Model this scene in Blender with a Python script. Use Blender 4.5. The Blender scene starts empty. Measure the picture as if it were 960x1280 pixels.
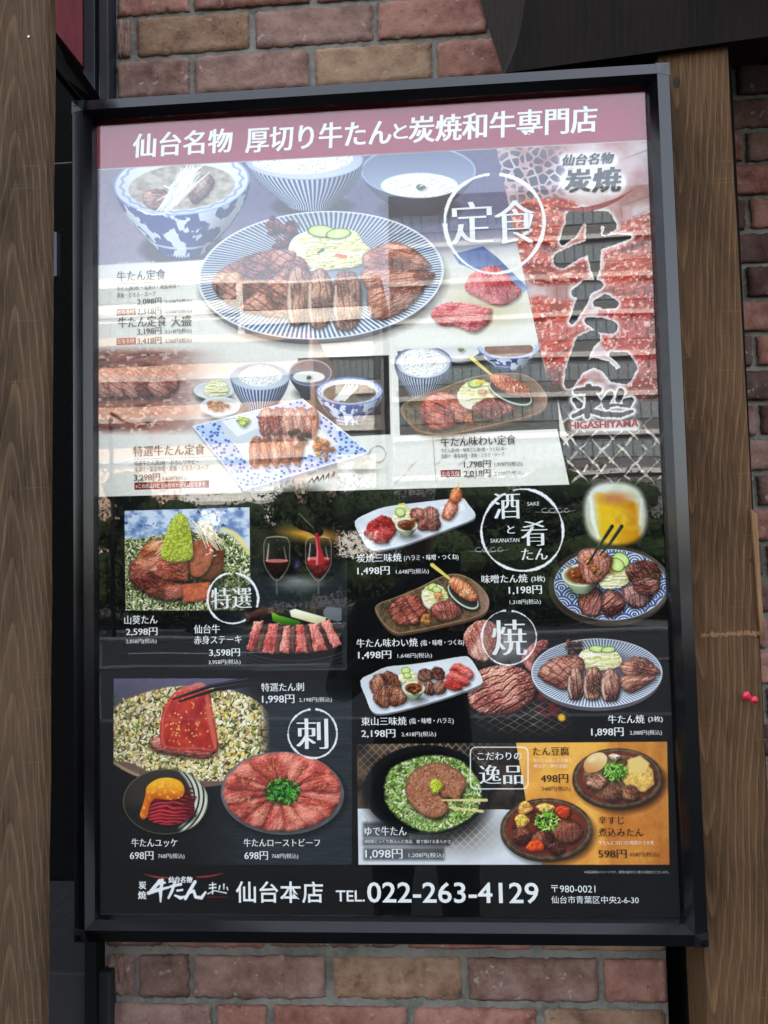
import bpy, bmesh, math, random
import numpy as np
from mathutils import Vector, Matrix
R = math.radians
scene = bpy.context.scene
C = scene.collection
random.seed(7)
rng = np.random.default_rng(11)

# ------------------------------------------------------------------ camera, sky, sun, exposure
Z0 = 1.66                       # height of the poster centre above the pavement
PW, PA = 0.841, 1.43            # poster width in metres, height / width
PH = PW * PA
FOC = 1080.0 / 1280.0           # focal length over picture height
YAW, PITCH, ROLL = 0.0730129, 0.05963447, -0.02383369
CAMP = (0.10844758, -1.28028043, Z0 - 0.09264558)

def cam_axes():
    # world direction -> camera (x right, y forward, z up)
    def f(d):
        x, y, z = d
        c, s = math.cos(YAW), math.sin(YAW); x, y = c*x + s*y, -s*x + c*y
        c, s = math.cos(PITCH), math.sin(PITCH); y, z = c*y + s*z, -s*y + c*z
        c, s = math.cos(ROLL), math.sin(ROLL); x, z = c*x + s*z, -s*x + c*z
        return (x, y, z)
    M = Matrix([f((1,0,0)), f((0,1,0)), f((0,0,1))]).transposed()   # columns = images of world axes
    return M
AX = cam_axes()                 # AX @ world = camera
AXI = AX.transposed()
def at(px, py, y):
    """world point on the plane Y=y that the photograph shows at (px, py)"""
    d = AXI @ Vector(((px-480)/1080.0, 1.0, -(py-640)/1080.0))
    t = (y - CAMP[1]) / d.y
    return Vector((CAMP[0] + d.x*t, y, CAMP[2] + d.z*t))
cd = bpy.data.cameras.new('camera'); cam = bpy.data.objects.new('camera', cd); C.objects.link(cam)
cam.location = CAMP
right, fwd, up = AXI @ Vector((1,0,0)), AXI @ Vector((0,1,0)), AXI @ Vector((0,0,1))
cam.matrix_world = Matrix.Translation(CAMP) @ Matrix((right, up, -fwd)).transposed().to_4x4()
cd.sensor_fit = 'VERTICAL'; cd.sensor_height = 36; cd.lens = 36*FOC; cd.clip_start = 0.02; cd.clip_end = 3000
scene.camera = cam
w = bpy.data.worlds.new('World'); scene.world = w; w.use_nodes = True
nt = w.node_tree; bg = nt.nodes['Background']
sky = nt.nodes.new('ShaderNodeTexSky'); sky.sky_type = 'NISHITA'; sky.sun_disc = False
SUN_EL, SUN_AZ = 48.0, 25.0     # degrees; azimuth from +Y (behind the wall) towards +X
sky.sun_elevation = R(SUN_EL); sky.sun_rotation = R(SUN_AZ)
sky.air_density = 1.0; sky.dust_density = 2.2; sky.ozone_density = 1.0
hs_ = nt.nodes.new('ShaderNodeHueSaturation'); hs_.inputs['Saturation'].default_value = .42; hs_.inputs['Value'].default_value = 1.15
nt.links.new(sky.outputs[0], hs_.inputs['Color']); nt.links.new(hs_.outputs[0], bg.inputs[0]); bg.inputs[1].default_value = 0.14
sl = bpy.data.lights.new('sun', 'SUN'); sl.energy = 5.0; sl.angle = R(0.5); sl.color = (1, .95, .88)
so = bpy.data.objects.new('sun', sl); C.objects.link(so)
sd = Vector((math.sin(R(SUN_AZ))*math.cos(R(SUN_EL)), math.cos(R(SUN_AZ))*math.cos(R(SUN_EL)), math.sin(R(SUN_EL))))
so.rotation_euler = sd.to_track_quat('Z', 'Y').to_euler(); so.location = (0, 4, 12)
vs = scene.view_settings; vs.view_transform = 'Standard'; vs.look = 'None'; vs.gamma = 1; vs.exposure = 2.6; vs.use_curve_mapping = False
scene.cycles.max_bounces = 7; scene.cycles.transparent_max_bounces = 12
# ------------------------------------------------------------------ the print: painted with numpy on the poster's own surface
CW = 1640; CH = int(CW*PA)
def poster_to_photo(x, z):
    M_ = np.array(AX); d = np.stack([x-CAMP[0], np.full_like(x, -CAMP[1]), z+Z0-CAMP[2]])
    c = np.tensordot(M_, d, 1); return 480+1080*c[0]/c[1], 640-1080*c[2]/c[1]
_x = ((np.arange(CW)+.5)/CW-.5)*PW; _z = (.5-(np.arange(CH)+.5)/CH)*PH
FX, FY = poster_to_photo(*[a.astype(np.float64) for a in np.meshgrid(_x, _z)])
FX = FX.astype(np.float32); FY = FY.astype(np.float32)
A = np.zeros((CH, CW, 3), np.float32)
TX = CW/PW                         # texels per metre
def on_poster(px, py):
    p = at(px, py, 0.); return p.x, p.z-Z0
def texel(px, py):
    x, z = on_poster(px, py); return (x/PW+.5)*CW, (.5-z/PH)*CH
def win(x0, y0, x1, y1, pad=3):
    q = [texel(a, b) for a in (x0-pad, x1+pad) for b in (y0-pad, y1+pad)]
    i0, i1 = max(0, int(min(a for a, _ in q))), min(CW, int(max(a for a, _ in q))+2)
    j0, j1 = max(0, int(min(b for _, b in q))), min(CH, int(max(b for _, b in q))+2)
    s = (slice(j0, j1), slice(i0, i1)); return s, FX[s], FY[s]
def H(ix, iy, seed):
    n = (ix.astype(np.int64)*374761393 + iy.astype(np.int64)*668265263 + seed*974711) & 0xffffffff
    n = ((n ^ (n >> 13))*1274126177) & 0xffffffff; n = n ^ (n >> 16)
    return ((n & 0xffff)/65535.).astype(np.float32)
def vn(x, y, seed=0):
    ix, iy = np.floor(x), np.floor(y); fx, fy = x-ix, y-iy; fx = fx*fx*(3-2*fx); fy = fy*fy*(3-2*fy)
    a, b, c, d = H(ix, iy, seed), H(ix+1, iy, seed), H(ix, iy+1, seed), H(ix+1, iy+1, seed)
    return (a*(1-fx)+b*fx)*(1-fy) + (c*(1-fx)+d*fx)*fy
def fbm(x, y, o=4, seed=0):
    s, a, t = 0, 1., 0
    for k in range(o): s = s + vn(x*2**k, y*2**k, seed+k*17)*a; t += a; a *= .55
    return s/t
def cells(x, y, seed=0):
    """cell noise: distance to the nearest point, gap to the second, random id"""
    ix, iy = np.floor(x), np.floor(y); d1 = np.full(x.shape, 9., np.float32); d2 = d1.copy(); idn = np.zeros(x.shape, np.float32)
    for a in (-1, 0, 1):
        for b in (-1, 0, 1):
            cx, cy = ix+a, iy+b
            dx = cx+H(cx, cy, seed)-x; dy = cy+H(cx, cy, seed+5)-y; d = np.sqrt(dx*dx+dy*dy); m = d < d1
            d2 = np.where(m, d1, np.minimum(d2, d)); idn = np.where(m, H(cx, cy, seed+9), idn); d1 = np.where(m, d, d1)
    return d1, d2-d1, idn
def sm(P, n=5):
    """closed smooth curve through control points"""
    P = np.array(P, float); N = len(P); out = []
    for i in range(N):
        a, b, c, d = P[i-1], P[i], P[(i+1) % N], P[(i+2) % N]
        for t in np.arange(n)/n: out.append(.5*((2*b)+(-a+c)*t+(2*a-5*b+4*c-d)*t*t+(-a+3*b-3*c+d)*t**3))
    return np.array(out)
def sdp(P, X, Y):
    P = np.array(P, np.float32); d = np.full(X.shape, 1e9, np.float32); ins = np.zeros(X.shape, bool)
    for i in range(len(P)):
        (ax, ay), (bx, by) = P[i-1], P[i]; ex, ey = bx-ax, by-ay; l2 = ex*ex+ey*ey+1e-9
        t = np.clip(((X-ax)*ex+(Y-ay)*ey)/l2, 0, 1); d = np.minimum(d, (X-ax-t*ex)**2+(Y-ay-t*ey)**2)
        c = (ay > Y) != (by > Y); ins ^= c & (X < ex*(Y-ay)/(ey if abs(ey) > 1e-9 else 1e-9)+ax)
    d = np.sqrt(d); return np.where(ins, -d, d)
def ell(X, Y, cx, cy, rx, ry, rot=0):
    """rotated unit-ellipse coordinates u, v, radius and angle"""
    c, s = math.cos(R(rot)), math.sin(R(rot)); u = ((X-cx)*c+(Y-cy)*s)/rx; v = (-(X-cx)*s+(Y-cy)*c)/ry
    return u, v, np.sqrt(u*u+v*v), np.arctan2(v, u)
def sde(X, Y, cx, cy, rx, ry, rot=0):
    u, v, r, a = ell(X, Y, cx, cy, rx, ry, rot); return (r-1)*np.sqrt((rx*rx*u*u+ry*ry*v*v)/np.maximum(r*r, 1e-6))
def aa(sd, f=.55): return np.clip(.5-sd/(2*f), 0, 1)
def v3(c): return np.array(c, np.float32)/255.
def over(s, m, c):
    c = v3(c) if isinstance(c, tuple) else c; m = m[..., None]; A[s] = A[s]*(1-m)+c*m
def lerp(a, b, t):
    a = v3(a) if isinstance(a, tuple) else a; b = v3(b) if isinstance(b, tuple) else b; return a+(b-a)*np.clip(t, 0, 1)[..., None]
def light(h, k=1., amb=.72, lx=-.5, ly=-.75):
    gy, gx = np.gradient(h); return np.clip(amb+(1-amb)*2*(.5-(gx*lx*-1+gy*ly*-1)*-k), .25, 1.6)
def relief(h, k): 
    gy, gx = np.gradient(h); return (gx*.5+gy*.75)*k          # >0 on faces turned to the upper left
def bb(P): P = np.array(P); return P[:,0].min(), P[:,1].min(), P[:,0].max(), P[:,1].max()
def rect(x0, y0, x1, y1, c, f=.5):
    i0, j0 = texel(x0, y0); i1, j1 = texel(x1, y0)[0], texel(x0, y1)[1]; s = (slice(int(j0), max(int(j0)+1, int(j1))), slice(int(i0), int(i1))); over(s, np.ones_like(FX[s]), c)
def poly(P, c, f=.5, smooth=False, alpha=1.):
    if smooth: P = sm(P)
    b = bb(P); s, X, Y = win(b[0]-f*2, b[1]-f*2, b[2]+f*2, b[3]+f*2); m = aa(sdp(P, X, Y), f)*alpha
    over(s, m, c(X, Y) if callable(c) else c)
def shadow(P, dx, dy, f, a=.5, c=(0,0,0)): poly([(x+dx, y+dy) for x, y in P], c, f, alpha=a)
def eshadow(cx, cy, rx, ry, f, a=.5, rot=0, c=(0,0,0)):
    s, X, Y = win(cx-rx-f, cy-ry-f-rx*.3, cx+rx+f, cy+ry+f+rx*.3); over(s, aa(sde(X, Y, cx, cy, rx, ry, rot), f)*a, c)
def stroke(P, c, f=.5, alpha=1., rough=0, seed=0):
    """tapered brush stroke through (x, y, radius)"""
    P = [tuple(map(float, p)) for p in P]; b = bb([(p[0]-p[2], p[1]-p[2]) for p in P]+[(p[0]+p[2], p[1]+p[2]) for p in P])
    s, X, Y = win(b[0]-2*f, b[1]-2*f, b[2]+2*f, b[3]+2*f); d = np.full(X.shape, 1e9, np.float32)
    for (ax, ay, ra), (bx, by, rb) in zip(P, P[1:]):
        ex, ey = bx-ax, by-ay; t = np.clip(((X-ax)*ex+(Y-ay)*ey)/(ex*ex+ey*ey+1e-6), 0, 1)
        d = np.minimum(d, np.hypot(X-ax-t*ex, Y-ay-t*ey)-(ra+(rb-ra)*t))
    if rough: d = d+(fbm(X*.5, Y*.5, 3, seed)-.5)*rough
    over(s, aa(d, f)*alpha, c)
def spline(P, n=6):
    P = np.array(P, float); Q = np.vstack([P[0], P, P[-1]]); out = []
    for i in range(1, len(Q)-2):
        a, b, c, d = Q[i-1], Q[i], Q[i+1], Q[i+2]
        for t in np.arange(n)/n: out.append(.5*((2*b)+(-a+c)*t+(2*a-5*b+4*c-d)*t*t+(-a+3*b-3*c+d)*t**3))
    out.append(P[-1]); return [tuple(o) for o in out]
def ring(cx, cy, r, c=(245,245,242), wd=1.6, seed=0, gap=-1.57, gw=.10, ry=None):
    s, X, Y = win(cx-r-4, cy-r-4, cx+r+4, cy+r+4); ry = ry or r
    u, v, q, a = ell(X, Y, cx, cy, 1, ry/r); n = vn(a*2.5+9, a*0, seed); th = wd*(.45+1.1*n)
    d = np.abs(q-r*(1+.012*np.sin(a*3+seed)))-th+(vn(X*.7, Y*.7, seed)-.5)*.8
    g = np.abs((a-gap+np.pi) % (2*np.pi)-np.pi) < gw; m = aa(d, .5)*np.where(g, .05, 1); over(s, m, c)
# ---- food
def meat(P, base=(140,76,52), dark=(50,24,18), hi=(222,166,138), ang=60, sp=7., bar=.45, seed=0, fat=.5, edge=.8, rel=5., smooth=True, shad=.45, cross=0):
    """a grilled slice: mottled flesh, grill bars across it, wet highlights, darker rim and a contact shadow"""
    P = sm(P) if smooth else np.array(P, float)
    if shad: shadow(P, 1.2, 2.2, 2.2, shad)
    b = bb(P); s, X, Y = win(*b, pad=2); sd = sdp(P, X, Y)+(fbm(X*.25, Y*.25, 3, seed+3)-.5)*3.2; m = aa(sd, .7)
    c_, s_ = math.cos(R(ang)), math.sin(R(ang)); u = X*c_+Y*s_; v = -X*s_+Y*c_
    n = fbm(u*.16, v*.42, 4, seed); g = fbm(X*.8, Y*.8, 3, seed+7); w_ = fbm(X*.07, Y*.07, 2, seed+8)
    lo = fbm(X*.055, Y*.055, 2, seed+11); col = lerp(base, dark, (n-.45)*2.6); col = lerp(col, tuple(int(.45*a_+.55*b_) for a_, b_ in zip(base, hi)), np.clip((lo-.44)*4.5, 0, .85)); col = lerp(col, dark, np.clip((.42-lo)*4, 0, .6)); col = lerp(col, hi, np.clip((g-.56)*3.2, 0, 1)*fat)
    ph = (v+(w_-.5)*9)/sp; k = np.abs(ph-np.round(ph)); col = lerp(col, dark, np.clip(1-k/.17, 0, 1)*bar)
    col = lerp(col, hi, np.clip(1-np.abs(k-.27)/.10, 0, 1)*.28*fat)
    if cross:
        ph2 = (u*.9+v*.35+(w_-.5)*8)/(sp*1.2); k2 = np.abs(ph2-np.round(ph2)); col = lerp(col, dark, np.clip(1-k2/.14, 0, 1)*bar*cross)
    dep = np.clip(-sd, 0, 13); h = np.sqrt(dep+.01)*2.3+n*2.4+g*1.3-np.clip(1-k/.2, 0, 1)*.9*bar
    L = relief(h, 1.)*rel*.17; col = col*np.clip(1.05+L, .3, 1.7)[..., None]; col = lerp(col, (255,232,210), np.clip(L*1.9-.42, 0, .9)*min(1, fat*1.3))
    col = lerp(col, dark, aa(-sd-1.9, 2.1)*edge*.85)*np.float32([1.0,.965,.93]); over(s, m, np.clip(col, 0, 1))
def slab(P, top, side=None, seed=0, grain=.16, rel=4., shad=.4, smooth=False):
    P = sm(P) if smooth else np.array(P, float)
    if shad: shadow(P, 1.5, 2, 2.5, shad)
    b = bb(P); s, X, Y = win(*b, pad=2); sd = sdp(P, X, Y); n = fbm(X*.22, Y*.22, 4, seed); g = fbm(X*.9, Y*.9, 3, seed+2)
    col = v3(top)*(1+(n-.5)[..., None]*.5+(g-.5)[..., None]*grain*2); h = np.minimum(-sd, 3)*.6+g*1.2+n*2; col = col*(1+(relief(h, 1.)*rel*.1)[..., None])
    col = lerp(col, tuple(int(c*.5) for c in top), aa(-sd-1.2, 1.2)*.4); over(s, aa(sd, .6), np.clip(col, 0, 1))
def grains(P, cols, size=2.6, seed=0, f=.7, smooth=True, depth=.55, sx=1.):
    """heap of small pieces (rice, chopped onion, sesame)"""
    P = sm(P) if smooth else P; b = bb(P); s, X, Y = win(*b); sd = sdp(P, X, Y)+(fbm(X*.3, Y*.3, 2, seed)-.5)*1.5
    wx, wy = X+(fbm(X*.2, Y*.2, 2, seed+40)-.5)*6, Y+(fbm(X*.2, Y*.2, 2, seed+41)-.5)*6
    C_ = np.array([v3(c) for c in cols]); col = np.broadcast_to(C_.mean(0)*(1-depth), X.shape+(3,)).astype(np.float32); h = np.zeros(X.shape, np.float32)
    for k, (ca, sa) in enumerate(((1,0),(.7,.7),(-.5,.86))):
        xx, yy = (wx*ca+wy*sa)/size/sx/1.15, (-wx*sa+wy*ca)/size*1.1; d1, dg, idn = cells(xx+k*9.3, yy+k*4.1, seed+k*13); r0 = .36+.28*((idn*7.3) % 1); mm = np.clip((r0-d1)*6, 0, 1)
        hh = np.sqrt(np.clip(r0*r0-d1*d1, 0, 1))*2.2+k*.12; cc = C_[(idn*len(cols)*.999).astype(int)]*(.72+.5*np.clip(hh/1.3, 0, 1))[..., None]
        col = col*(1-mm[..., None])+cc*mm[..., None]; h = h*(1-mm)+hh*mm
    col = col*(1+(relief(h*1.6, 1.)*.5)[..., None])*(.86+.28*fbm(X*.07, Y*.07, 3, seed+4))[..., None]; over(s, aa(sd, f), np.clip(col, 0, 1))
def rice(P, seed=0, warm=0): grains(P, [(250,248,238),(238,234,220),(255,254,248),(228,222,204)], 2.1, seed, depth=.13, sx=1.35)
def cabbage(P, seed=0, tone=0):
    P = sm(P); shadow(P, 1, 1.5, 2, .35); b = bb(P); s, X, Y = win(*b); sd = sdp(P, X, Y)+(fbm(X*.3, Y*.3, 2, seed)-.5)*2
    n = fbm(X*.12+fbm(X*.1, Y*.1, 2, seed)*3, Y*.5, 4, seed); g = fbm(X*.5, Y*.25, 3, seed+4)
    col = lerp((240,228,180), (196,190,110), (n-.45)*3); col = lerp(col, (150,165,80), (g-.62)*4); col = lerp(col, (252,248,228), (n*-1+.45)*4)
    col = col*(1+(relief(n*5+np.sqrt(np.clip(-sd, 0, 8)), 1.)*.45)[..., None]); over(s, aa(sd, .6), np.clip(col, 0, 1))
def cuke(cx, cy, rx, ry, rot=0):
    s, X, Y = win(cx-rx-2, cy-rx-2, cx+rx+2, cy+rx+2); eshadow(cx+.6, cy+1.4, rx, ry, 1.2, .35, rot)
    u, v, r, a = ell(X, Y, cx, cy, rx, ry, rot); sd = sde(X, Y, cx, cy, rx, ry, rot)
    col = lerp((222,232,160), (186,208,110), r*1.1-.2+(fbm(X*.5, Y*.5, 2)-.5)*.6); col = lerp(col, (58,110,40), np.clip((r-.84)*9, 0, 1)); over(s, aa(sd, .5), col)
def greens(cx, cy, rx, ry, seed=0, n=90, cols=((70,140,40),(120,180,60),(40,95,30),(170,205,110)), w_=.9, ln=6):
    eshadow(cx, cy+1, rx*.85, ry*.85, 2.5, .6, c=(25,50,20)); r = np.random.default_rng(seed)
    for k in range(n):
        a, q = r.uniform(0, 6.28), r.uniform(0, 1)**.6; x, y = cx+rx*q*.85*math.cos(a), cy+ry*q*.85*math.sin(a); b = r.uniform(0, 6.28); l = ln*r.uniform(.4, 1)
        stroke([(x, y, w_*.7), (x+math.cos(b)*l*.5, y+math.sin(b)*l*.5-.6, w_), (x+math.cos(b+.5)*l, y+math.sin(b+.5)*l, w_*.4)], tuple(int(c) for c in cols[r.integers(len(cols))]), .45)
def plate_striped(cx, cy, rx, ry, rot=0, n=110, c0=(84,100,128), c1=(216,224,230), rim=4, hz=.0, seed=1):
    eshadow(cx+3, cy+rim+4, rx, ry, 7, .45, rot)
    s, X, Y = win(cx-rx-4, cy-ry-rx*.2-4, cx+rx+4, cy+ry+rx*.2+rim+6)
    over(s, aa(sde(X, Y, cx, cy+rim, rx*.985, ry, rot), .6), (96,92,96)); u, v, r, a = ell(X, Y, cx, cy, rx, ry, rot); sd = sde(X, Y, cx, cy, rx, ry, rot)
    t = (a+(r-.5)*.12+np.sin(a*7+seed)*.006)*n/(2*np.pi); k = np.abs(t-np.round(t))*2; band = np.clip((k-.5)*3+.5, 0, 1)
    col = lerp(c1, c0, band*np.clip((r-.15)*3, 0, 1)); sh = .93+.13*(-v)*np.clip(r, 0, 1)*-1+.05*u; g = fbm(X*.02, Y*.02, 2, seed)
    col = col*np.where(r > .80, 1.03, .90+.10*np.clip((r-.5)/.3, 0, 1))[..., None]*(sh*(.92+.16*g))[..., None]
    col = lerp(col, (226,230,232), np.clip((r-.972)*60, 0, 1)); over(s, aa(sd, .6), np.clip(col, 0, 1))
def bowl(cx, cy, rx, ry, hb, br, inside, body, rot=0, rimc=(120,150,200), foot=True, drop=.8, bc=0):
    """bowl in perspective: curved outside, foot ring, rim, inside. body(X,Y,t,a)->colour; br = foot radius"""
    c = []; N = 16
    for i in range(N+1):
        t = i/N; w_ = rx+(br-rx)*(t**1.75); c.append((cx-w_+bc*t, cy+t*hb))
    cR = [(cx+bc*((y-cy)/hb)*2-(x-cx)+0, y) for x, y in c]; base = [(cx+bc-br*math.cos(q), cy+hb+ry*br/rx*.8*math.sin(q)) for q in np.linspace(0, np.pi, 9)]
    P = c+base[1:-1]+cR[::-1]; eshadow(cx+bc+3, cy+hb+2, br*1.7, ry*.55, 6, .5)
    s, X, Y = win(cx-rx-3, cy-ry-6, cx+rx+3, cy+hb+ry+3); t = np.clip((Y-cy)/hb, 0, 1.2); w_ = rx+(br-rx)*np.clip(t, 0, 1)**1.75
    an = np.arcsin(np.clip((X-cx-bc*t)/np.maximum(w_, 1), -.999, .999)); col = body(X, Y, t-(.22*np.cos(an)*ry/hb), an)
    col = col*(1.04-.38*np.abs(np.sin(an+.35))**3-.14*t)[..., None]; over(s, aa(sdp(P, X, Y), .6), np.clip(col, 0, 1))
    sd = sde(X, Y, cx, cy, rx, ry, rot); over(s, aa(sd, .6), rimc); sd2 = sde(X, Y, cx, cy+.4, rx-2.2, ry-1.8, rot)
    u, v, r, a = ell(X, Y, cx, cy, rx, ry, rot); over(s, aa(sd2, .6), inside(X, Y, u, v, r, a))
def body_stripes(n=26, c0=(70,88,126), c1=(205,214,226)):
    def f(X, Y, t, a):
        k = a*n/np.pi; k = np.abs(k-np.round(k))*2; return lerp(c1, c0, np.clip((k-.42)*4+.5, 0, 1))
    return f
def body_blue(seed=0, sc=1.):
    def f(X, Y, t, a):
        n = fbm(a*4.2*sc, t*5.5*sc, 3, seed); col = lerp((222,228,236), (52,76,140), (n-.46)*16)
        col = lerp(col, (70,95,150), np.clip(1-np.abs(t-.12)/.05, 0, 1)); z = np.abs((a*9) % 1-.5)*.09
        col = lerp(col, (235,238,242), np.clip(1-np.abs(t-.90)/.03, 0, 1)); return lerp(col, (60,84,150), np.clip(1-np.abs(t-1.02-z)/.03, 0, 1))
    return f
def in_soup(c=(196,190,176), dark=(140,128,112), zig=True):
    def f(X, Y, u, v, r, a):
        col = lerp((228,232,236), (200,206,214), (v+.4)); 
        if zig:
            z = .86+.05*np.abs(((a*7) % 2)-1); col = lerp(col, (96,118,168), np.clip(1-np.abs(r-z)/.035, 0, 1)*.7)
        rr = np.hypot(u, (v-.14)*1.16)/.80; col = lerp(col, lerp(c, dark, fbm(X*.12, Y*.2, 3, 5)*1.4-.3), np.clip((1-rr)*26, 0, 1)); return col
    return f
def flat_in(c, c2=None):
    def f(X, Y, u, v, r, a): return lerp(c, c2 or tuple(int(k*.8) for k in c), (v*-.5+.5))
    return f
def paper(X, Y): 
    n = fbm(X*.5, Y*.5, 3, 2); g = vn(X*1.7, Y*1.7, 4); return v3((228,225,212))*(.95+.08*n+.035*g)[..., None]
def seed_dots(cx, cy, rx, ry, n, c, seed=0, rr=.7):
    r = np.random.default_rng(seed)
    for k in range(n):
        a, q = r.uniform(0, 6.28), r.uniform(0, 1)**.5; x, y = cx+rx*q*math.cos(a), cy+ry*q*math.sin(a); b = r.uniform(0, 3.14)
        stroke([(x, y, rr), (x+math.cos(b), y+math.sin(b), rr*.8)], c, .4)
def lump(cx, cy, r, c, seed=0, ry=None, rel=6.):
    ry = ry or r; P = [(cx+r*(1+.18*math.sin(3.1*q+seed))*math.cos(q), cy+ry*(1+.18*math.cos(2.3*q+seed))*math.sin(q)) for q in np.linspace(0, 6.28, 10)[:-1]]
    slab(P, c, seed=seed, grain=.5, rel=rel*2, smooth=True)
# ======== backgrounds
s, X, Y = win(100, 90, 870, 1170); n = fbm(X*.03, Y*.03, 4, 3)
over(s, np.ones_like(X), v3((11,12,12))*(.8+.5*n)[..., None])
LN = lambda y: 620+(y-183)*(712-620)/(606-183)          # slanted edge of the pale sheet
poly([(110,150),(620,183),(712,606),(100,622)], paper, .4)
# top photo: lilac table fading into the paper
def table(X, Y):
    c = lerp((142,132,148), (92,92,122), (X-150)/420+(fbm(X*.02, Y*.02, 3, 8)-.5)); return c*(.93+.12*fbm(X*.25, Y*.25, 3, 9))[..., None]
s, X, Y = win(105, 165, 700, 420); m = np.clip((332-(X-123)*.06-Y)/.9, 0, 1)*(X < 262)
m = np.maximum(m, np.clip((345+np.clip(X-470, 0, 200)*-.12+np.clip(330-X, 0, 90)*.1-Y)/50, 0, 1)*(X >= 262)); m = m*aa(X-LN(Y), .5)
over(s, m, table(X, Y))
s, X, Y = win(560, 330, 700, 440); over(s, np.clip(1-np.hypot((X-600)/75, (Y-385)/40), 0, 1)*.7*aa(X-LN(Y), .5), (190,170,120))
# right photo: grill, smoke, thick tongue slices
s, X, Y = win(615, 165, 850, 640); m = aa(LN(Y)-X, .5)
c = lerp((196,176,176), (150,92,84), fbm(X*.03, Y*.03, 4, 21)*2-.6); c = lerp(c, (236,226,226), np.clip(1-np.hypot((X-735)/62, (Y-220)/46), 0, 1)*1.5)
d1, dg, idn = cells(X/11, Y/11, 4); k = np.clip(1.5-np.hypot((X-662)/48, (Y-215)/36)*1.1, 0, 1)*np.clip((dg-.16)*9, 0, 1); c = lerp(c, (50,50,78), k); c = lerp(c, (214,170,150), np.clip(.35-d1, 0, 1)*3*(k < .2)*np.clip(1.2-np.hypot((X-662)/52, (Y-222)/40), 0, 1))
def bigmeat(c, P, seed, ang, base=(186,84,66)):
    sd = sdp(sm(P), X, Y)+(fbm(X*.12, Y*.12, 3, seed)-.5)*5; a_, b_ = math.cos(R(ang)), math.sin(R(ang)); u, v = X*a_+Y*b_, -X*b_+Y*a_
    n = fbm(u*.03, v*.22, 4, seed+1); g = fbm(X*.28, Y*.28, 4, seed+2); q = lerp(base, (110,30,28), (n-.45)*3); q = lerp(q, (240,184,168), (g-.53)*5)
    L = relief(n*9+g*7+np.sqrt(np.clip(-sd, 0, 20))*2.2, 1.)*.34; q = np.clip(q*(1+L[..., None]), 0, 1); q = lerp(q, (255,240,232), np.clip(L*1.5-.35, 0, .85)); return lerp(c, q, aa(sd, 2.2))
c = bigmeat(c, [(640,262),(690,248),(735,262),(738,296),(700,312),(655,316)], 31, 10); c = bigmeat(c, [(650,312),(700,320),(745,316),(748,352),(700,356),(662,352)], 33, 5, (176,74,62))
c = bigmeat(c, [(758,300),(800,268),(850,258),(850,325),(790,345),(752,340)], 35, -20, (196,110,96)); c = bigmeat(c, [(752,345),(790,322),(850,312),(850,352),(785,372),(752,372)], 37, -18)
c = bigmeat(c, [(662,372),(712,378),(735,390),(738,440),(722,470),(690,478),(675,430)], 39, -25, (190,78,62)); c = bigmeat(c, [(757,378),(800,366),(850,356),(850,470),(805,480),(770,452),(742,412)], 41, -70, (176,66,62))
c = bigmeat(c, [(690,470),(720,462),(735,480),(715,505),(695,500)], 43, 20, (160,60,48)); c = bigmeat(c, [(780,470),(850,460),(850,506),(800,512)], 45, -10, (150,56,50))
stre = np.abs(((X*.33+Y*.9)+6) % 52-26); c = lerp(c, (90,84,88), np.clip(1-stre/1.6, 0, 1)*np.clip((X-770)/20, 0, 1)*.5*(Y < 470))
fade = np.clip((Y-478-(X-760)*.22+(fbm(X*.06, Y*.06, 3, 5)-.5)*36)/26, 0, 1); c = lerp(c, (22,21,22), fade); over(s, m, c)
# pale wire net fading out under it
r_ = np.random.default_rng(5)
keep = A.copy()
for k in range(-5, 11):
    for dr in (1, -1):
        x0 = (640 if dr > 0 else 730)+k*27+r_.normal()*2; P = []
        for t in range(0, 118, 6):
            rr = (.35+1.5*abs(math.sin((t+k*9)*.085)))*r_.uniform(.6, 1.15); P.append((x0+dr*t*.86+r_.normal()*.5, 500+t*.92+math.sin(t*.33)*1.1, rr))
        for p_, q_ in zip(P, P[1:]):
            if r_.random() < .86 and p_[0] < 848: stroke([p_, q_], [(226,214,200),(196,186,178),(240,222,196)][r_.integers(3)], .6, r_.uniform(.5, 1))
s, X, Y = win(600, 490, 850, 625); m = (aa(LN(Y)+3-X, .6)*np.clip((Y-508-(X-760)*.1)/24, 0, 1)*np.clip((612-Y)/16, 0, 1))[..., None]; A[s] = keep[s]*(1-m)+A[s]*m
poly([(697,498),(700,512),(712,560),(700,546)], (222,216,200), .5)
# header band
s, X, Y = win(100, 90, 840, 220); yb = 211-(X-123)*(211-175)/(806-123)
over(s, aa(Y-yb-1.2, .6), (224,214,208)); over(s, aa(Y-yb, .5), v3((150,24,58))*(.96+.08*fbm(X*.05, Y*.05, 3, 1))[..., None])
# ======== top table: soup bowl, rice bowl, grated yam bowl
band = aa(-(FY-(212-(FX-123)*(36/683.))), .5)
keep = A.copy()
bowl(523, 214, 72, 32, 46, 30, flat_in((150,164,186), (96,106,132)), lambda X, Y, t, a: lerp((74,80,108), (50,52,76), t), rimc=(150,166,190))
eshadow(524, 232, 48, 15.5, 1.2, 1, c=(226,226,212)); grains([(478,232),(500,221),(530,217),(560,222),(572,232),(555,243),(524,247),(495,243)], [(236,236,222),(226,226,208),(244,244,232)], 3.5, 5, depth=.05)
lump(526, 234, 6, (70,92,66), 2, 3.5); seed_dots(530, 231, 6, 3, 9, (236,236,220), 3)
bowl(380, 200, 74, 25, 56, 30, flat_in((200,206,216), (150,160,180)), body_stripes(30), rimc=(150,168,200), bc=8)
rice([(316,205),(325,190),(350,178),(380,172),(415,176),(436,190),(440,202),(415,213),(380,218),(340,215)], 3)
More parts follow.
